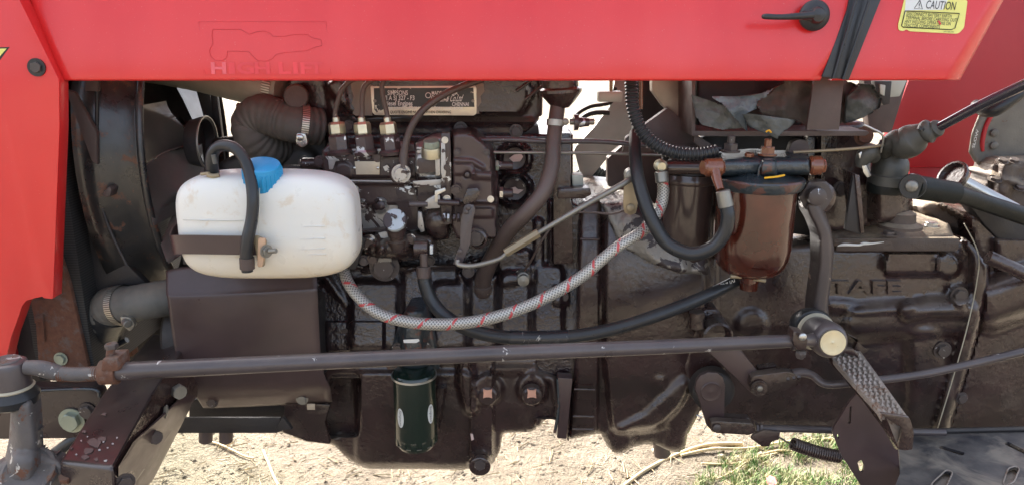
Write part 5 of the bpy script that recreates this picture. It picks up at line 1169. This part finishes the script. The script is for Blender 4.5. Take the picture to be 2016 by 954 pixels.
# ================================================================== CLUTCH AND BRAKE LINKAGE
pv = relief('pedal_pivot_boss', [(1345, 720), (1362, 640), (1360, 615), (1372, 606), (1392, 604), (1410, 604), (1428, 628), (1430, 700), (1428, 760), (1400, 790), (1360, 780)][::-1], .05, [('disc', 1372, 628, 16, .02, 8), ('disc', 1410, 652, 32, .02, 8)], 'iron', TR, step=4, back=.08, edge=8)
lathe('pivot_tube', (1406, 652, .02), (0, -1, 0), [(0, .032), (.03, .031), (.034, .027), (.01, .02), (.008, 0)], 'iron', pv)
cyl('cable_nut', (1372, 612, .0), (1372, 645, .0), 15, 'iron', pv)
l1 = plate('clutch_arm', [(1392, 690), (1458, 686), (1500, 740), (1507, 764), (1500, 775), (1484, 776), (1474, 768)], -.02, .012, 'sheet', TR, bevel=.004)
l2 = plate('clevis', [(1480, 742), (1488, 738), (1552, 730), (1572, 736), (1572, 760), (1540, 766), (1500, 776), (1484, 774), (1476, 760)], -.04, .025, 'iron', TR, bevel=.003, rnd=8)
lathe('pin_head', (1494, 763, -.045), (0, -1, 0), [(0, .017), (.004, .016), (.004, .008), (.006, .008), (.0065, 0)], 'iron', l2); bolt(l2, 1496, 764, -.05, 6, 'steel_dull', 'dome')
plate('clevis_back', [(1493, 724), (1528, 718), (1536, 724), (1536, 742), (1493, 744)], .0, .02, 'iron', TR)
tube('clutch_rod', [(1560, 735, -.03, 10), (1580, 732, -.03, 9), (1600, 738, -.03, 8), (1618, 752, -.04, 8), (1640, 756, -.05, 8), (1680, 752, -.06, 8), (1800, 738, -.05, 8), (1900, 718, -.04, 8), (2060, 680, -.03, 8.5)], 8, 'rod', TR, n=16)
for x in (1545, 1556, 1566): cyl('lock_nut', (x, 742 - (x - 1545) * .2, -.03), (x + 7, 741 - (x - 1545) * .2, -.03), 12, 'iron', TR, n=6)
lathe('brake_shaft', (1398, 758, .03), (0, -1, 0), [(0, .046), (.03, .044), (.034, .038)], 'iron_dark', TR)
l3 = plate('brake_arm', [(1372, 748), (1380, 738), (1394, 732), (1412, 733), (1424, 742), (1428, 760), (1426, 832), (1420, 846), (1402, 848), (1392, 838), (1376, 785), (1368, 766)], -.02, .012, 'sheet', TR, bevel=.003)
lathe('pressed_dimple', (1400, 770, -.021), (0, -1, 0), [(0, .022), (.0015, .020), (.0005, .014), (.002, .004), (.0022, 0)], 'sheet', l3)
l4 = plate('brake_clevis', [(1400, 830), (1412, 828), (1480, 832), (1488, 840), (1486, 852), (1474, 856), (1410, 852), (1400, 846)], -.045, .02, 'iron', TR, bevel=.003)
bolt(l4, 1411, 841, -.048, 8, 'bolt', 'dome')
plate('brake_clevis_back', [(1424, 820), (1474, 822), (1486, 832), (1424, 832)], -.01, .02, 'iron', TR)
tube('brake_rod', [(1486, 842, -.03, 8), (1500, 843, -.03, 8), (1560, 843, -.03, 7), (1700, 848, -.03, 7), (1860, 850, -.03, 7)], 7, 'rod', TR, n=14)
for x in (1486, 1494): cyl('lock_nut', (x, 842, -.03), (x + 6, 842, -.03), 12, 'iron', TR, n=6)
plate('spring_tab', [(1494, 850), (1505, 846), (1536, 850), (1534, 864), (1520, 868), (1514, 878), (1500, 878), (1478, 862), (1482, 856)], -.05, .006, 'iron', TR, bevel=.001)
spx = [(1560, 872, -.06), (1590, 882, -.06), (1622, 892, -.06), (1656, 898, -.06)]
def spring():
    a = V(spx[0]); b = V(spx[-1]); ax = (b - a); L = ax.length; ax.normalize(); u, v = frame(ax); n = 21; P = []
    for i in range(n * 12 + 1):
        t = i / (n * 12); an = 2 * math.pi * i / 12; P.append(a + ax * (L * t) + (u * math.cos(an) + v * math.sin(an)) * .0115 + Vector((0, 0, -.004 * math.sin(math.pi * t))))
    return tube('return_spring', P, 2.4, 'iron', TR, n=7, per=1, straight=True)
spg = spring(); tube('spring_hook', [(1532, 858, -.05), (1545, 866, -.055), (1561, 874, -.06)], 1.8, 'iron', spg, n=7)
tube('cotter_wire', [(1371, 816, -.02), (1383, 820, -.025)], 1.4, 'steel', TR, n=6); tube('cotter_wire', [(1386, 844, -.04), (1392, 836, -.04)], 1.2, 'steel', TR, n=6)
tube('long_lower_pipe', [(1640, 846, .02), (1760, 848, .02), (2060, 842, .02)], 5, 'iron_dark', TR, n=10)

# ---- clutch pedal pad seen edge-on and step plate
stp2 = plate('step_bracket', [(1674, 788), (1700, 760), (1730, 808), (1768, 880), (1772, 930), (1764, 1010), (1730, 1010), (1656, 893), (1640, 852), (1642, 840)], -.12, .006, 'sheet', TR, bevel=.0015,
    holes=[[(1648, 850), (1652, 852), (1652, 862), (1648, 862)], rounded([(1673, 800), (1677, 798), (1675, 832), (1670, 834)], 2), rounded([(1688, 908), (1696, 903), (1702, 916), (1699, 930), (1692, 926)], 4)])
# pad: a folded channel running away from the camera
def pad():
    A = W(1634, 700, -.05); B = W(1692, 686, -.02); Cc = W(1790, 822, -.30); D = W(1735, 812, -.32)
    nrm = (B - A).cross(D - A).normalized()
    if nrm.z < 0: nrm = -nrm
    o = mk('pedal_pad', [A, B, Cc, D] + [p - nrm * .012 for p in (A, B, Cc, D)], [(0, 1, 2, 3), (4, 7, 6, 5), (0, 4, 5, 1), (1, 5, 6, 2), (2, 6, 7, 3), (3, 7, 4, 0)], 'tread', TR, recalc=True, bevel=.003)
    # raised tread studs
    vs_ = []; fs = []; nu, nv = 5, 18
    for j in range(nv):
        for i in range(nu):
            u = (i + .5 + (.5 if j % 2 else 0) * .6) / (nu + .6); v = (j + .6) / (nv + .2)
            P0 = A.lerp(B, u); P1 = D.lerp(Cc, u); c = P0.lerp(P1, v); du = (B - A).normalized() * .0042; dv = (D - A).normalized() * .0062; k = len(vs_)
            for (s1, s2) in ((-1, -1), (1, -1), (1, 1), (-1, 1)): vs_.append(c + du * s1 + dv * s2)
            vs_.append(c + nrm * .0045)
            for q in range(4): fs.append((k + q, k + (q + 1) % 4, k + 4))
    tag(mk('tread_pattern', vs_, fs, 'tread', o, smooth=10), kind='stuff')
    return o, A, B, Cc, D
pd, A_, B_, C_, D_ = pad()
plate('pad_lip', [(1632, 700), (1640, 688), (1660, 684), (1680, 686), (1691, 698), (1690, 712), (1684, 700), (1660, 694), (1642, 700), (1636, 708)], -.06, .012, 'iron', pd, bevel=.003)
plate('pad_end', [(1733, 812), (1790, 820), (1794, 828), (1800, 850), (1797, 884), (1782, 886), (1768, 884), (1776, 842), (1744, 822)], -.325, .008, 'iron', pd, bevel=.002)
plate('pad_web', [(1740, 818), (1782, 840), (1772, 882), (1760, 872), (1726, 812)], -.31, .006, 'tread', pd, bevel=.001)
plate('pad_side', [(1634, 700), (1642, 712), (1745, 820), (1770, 884), (1764, 884), (1730, 824), (1636, 716)], lambda x, y: -.055 - (x - 1634) * .0024, .006, 'iron', pd, bevel=.001)
plate('bracket_ear', [(1682, 688), (1690, 668), (1672, 660), (1692, 676), (1710, 690), (1690, 700)], -.03, .012, 'iron', TR, rnd=3)

# ---- footboard at lower right
slots = [rounded([(1836, 950), (1862, 926), (1874, 930), (1862, 956), (1838, 985), (1826, 980)], 5), rounded([(1985, 922), (1998, 918), (2006, 922), (1996, 946), (1980, 954), (1976, 948)], 4), rounded([(1975, 872), (1984, 868), (2016, 884), (2020, 894)], 4), rounded([(1846, 880), (1852, 876), (1900, 890), (1896, 896)], 3)]
fb = plate('footboard', [(1768, 858), (1790, 846), (2080, 842), (2110, 1000), (1745, 1000), (1772, 930)], 0, 0, 'deck', TR, holes=slots, fn=lambda p: H(p[0], p[1], .44), back=(0, 0, -.006))
for s_ in slots[:2]:
    cx_ = sum(p[0] for p in s_) / len(s_); cy2 = sum(p[1] for p in s_) / len(s_)
    tube('slot_rim', [H(cx_ + (p[0] - cx_) * 1.1, cy2 + (p[1] - cy2) * 1.1, .441) for p in s_ + s_[:1]], 1.4, 'tread', fb, n=6, straight=True)
tube('footboard_edge', [H(1760, 850, .445), H(1900, 846, .445), H(2090, 842, .445)], 5, 'iron_dark', fb, n=10)

for s_ in slots:
    cx_ = sum(p[0] for p in s_) / len(s_); cy2 = sum(p[1] for p in s_) / len(s_)
    plate('slot_mud', [(cx_ + (p[0] - cx_) * 1.5, cy2 + (p[1] - cy2) * 1.5) for p in s_], 0, 0, 'tread', fb, bevel=0, fn=lambda p: H(p[0], p[1], .428), back=(0, 0, -.004))
# ================================================================== GROUND LITTER
def in_poly(x, y, P):
    c = False
    for i in range(len(P)):
        ax_, ay = P[i]; bx, by = P[i - 1]
        if (ay > y) != (by > y) and x < (bx - ax_) * (y - ay) / (by - ay) + ax_: c = not c
    return c
def gz(x, y): p = Vector((x, y, 0)); return .020 * mnoise.noise(p * 3.1) + .010 * mnoise.noise(p * 9) + .006 * mnoise.noise(p * 23)
def clods():
    rnd = random.Random(3); vs_ = []; fs = []
    for _ in range(9000):
        x = rnd.uniform(-1.4, 1.3); y = rnd.uniform(.3, 1.5); r = .0014 * (1 + rnd.random() ** 5 * 5); c = Vector((x, y, gz(x, y) + r * .3)); k = len(vs_)
        ax_ = [Vector((1, 0, 0)), Vector((0, 1, 0)), Vector((-1, 0, 0)), Vector((0, -1, 0))]
        ro = Quaternion((rnd.random(), rnd.random(), rnd.random()), rnd.random() * 3)
        pts = [a * r * rnd.uniform(.7, 1.5) for a in ax_] + [Vector((r * rnd.uniform(-.3, .3), r * rnd.uniform(-.3, .3), r * .38)), Vector((0, 0, -r * .5))]
        vs_ += [c + p for p in pts]
        for q in range(4): fs.append((k + q, k + (q + 1) % 4, k + 4)); fs.append((k + (q + 1) % 4, k + q, k + 5))
    return tag(mk('gravel', vs_, fs, 'dirt', None, smooth=10), 'loose clods and grit scattered over the dry earth', 'gravel', kind='stuff')
clods()
def straw():
    rnd = random.Random(11); vs_ = []; fs = []
    for _ in range(1500):
        x = rnd.uniform(-1.4, 1.5); y = rnd.uniform(.1, 1.8); L = rnd.uniform(.012, .06); a = rnd.uniform(0, math.pi); wd = rnd.uniform(.0006, .0016); z = gz(x, y) + .004
        d = Vector((math.cos(a), math.sin(a), rnd.uniform(-.1, .1))) * L / 2; s = Vector((-math.sin(a), math.cos(a), 0)) * wd; c = Vector((x, y, z)); k = len(vs_)
        vs_ += [c - d - s, c - d + s, c + d + s + Vector((0, 0, .002)), c + d - s, c - d + Vector((0, 0, wd * 1.5)), c + d + Vector((0, 0, wd * 1.5 + .002))]
        fs += [(k, k + 3, k + 5, k + 4), (k + 1, k + 4, k + 5, k + 2)]
    return tag(mk('chopped_straw', vs_, fs, 'straw', None, smooth=10), 'short dry straw bits strewn over the earth', 'straw', kind='stuff')
straw()
def grass():
    rnd = random.Random(5); vs_ = []; fs = []; reg = [(1330, 990), (1420, 900), (1560, 868), (1700, 850), (1760, 880), (1790, 1000)]; n = 0
    while n < 3900:
        px = rnd.uniform(1320, 1800); py = rnd.uniform(848, 1000)
        if not in_poly(px, py, reg): continue
        if mnoise.noise(Vector((px * .018, py * .03, 4))) < -.12 + rnd.uniform(-.3, .25): continue
        p = H(px, py, 0); p.z = gz(p.x, p.y) - .002; h = rnd.uniform(.012, .045); a = rnd.uniform(0, 6.28); b = Vector((math.cos(a), math.sin(a), 0)); s = Vector((-b.y, b.x, 0)) * rnd.uniform(.0008, .0018); k = len(vs_); bend = rnd.uniform(.2, 1.2) * h
        vs_ += [p - s, p + s, p + b * bend * .35 + Vector((0, 0, h * .6)) + s * .8, p + b * bend * .35 + Vector((0, 0, h * .6)) - s * .8, p + b * bend + Vector((0, 0, h))]
        fs += [(k, k + 1, k + 2, k + 3), (k + 3, k + 2, k + 4)]; n += 1
    return tag(mk('grass', vs_, fs, 'grass', None, smooth=10), 'low green and dry grass growing beside the footboard', 'grass', kind='stuff')
grass()
def stalk(pts, r, label):
    P = []
    for (x, y) in pts: p = H(x, y, 0); p.z = gz(p.x, p.y) + .006; P.append(p)
    return tag(tube('dry_stalk', P, r, 'straw', None, n=7, per=6), label, 'dry stalk', 'dry stalks lying on the ground')
stalk([(1228, 950), (1275, 922), (1330, 898), (1390, 884), (1460, 876)], 4, 'thick forked dry stalk running up to the brake clevis from the bottom edge')
stalk([(1340, 900), (1400, 892), (1470, 884), (1550, 872), (1640, 868)], 3, 'long pale dry stalk lying nearly level beneath the brake linkage')
stalk([(1380, 915), (1450, 908), (1530, 886), (1600, 896), (1660, 905)], 2.2, 'thin dry stalk passing just below the coiled return spring')
stalk([(518, 884), (528, 910), (538, 935), (548, 958)], 2.6, 'dry stem lying end-on below the left end of the oil sump')
stalk([(405, 872), (440, 882), (480, 900), (500, 906)], 2.2, 'short dry twig on the tan earth beside the axle beam')
stalk([(1410, 945), (1440, 930), (1480, 905), (1530, 890)], 1.8, 'fine dry stem slanting through the edge of the grass')
def rock(px, py, r, label):
    c = H(px, py, 0); bm = bmesh.new(); bmesh.ops.create_icosphere(bm, subdivisions=3, radius=1)
    vs_ = []
    for v in bm.verts:
        k = 1 + .25 * mnoise.noise(v.co * 1.7 + Vector((px, 0, 0))); vs_.append(c + Vector((v.co.x * r * 1.3 * k, v.co.y * r * k, v.co.z * r * .7 * k + r * .3)))
    fs = [tuple(v.index for v in f.verts) for f in bm.faces]; bm.free()
    return tag(mk('stone', vs_, fs, 'stone', None, smooth=50), label, 'stone', 'stones on the ground')
rock(1302, 892, .022, 'rounded grey stone peeping out below the foot of the clutch housing')
rock(1420, 898, .009, 'small pale pebble beside the dry stalks under the brake clevis')
rock(1500, 893, .008, 'small pebble between the dry stalk and the return spring')
tag(plate('pink_petal', [(1508, 940), (1516, 934), (1526, 938), (1530, 950), (1518, 956), (1510, 950)], 0, 0, 'pink', None, bevel=0, fn=lambda p: H(p[0], p[1], .02), back=(0, 0, -.0015), rnd=2), 'pink petal lying in the grass at the bottom edge', 'petal')
bpy.context.view_layer.update()
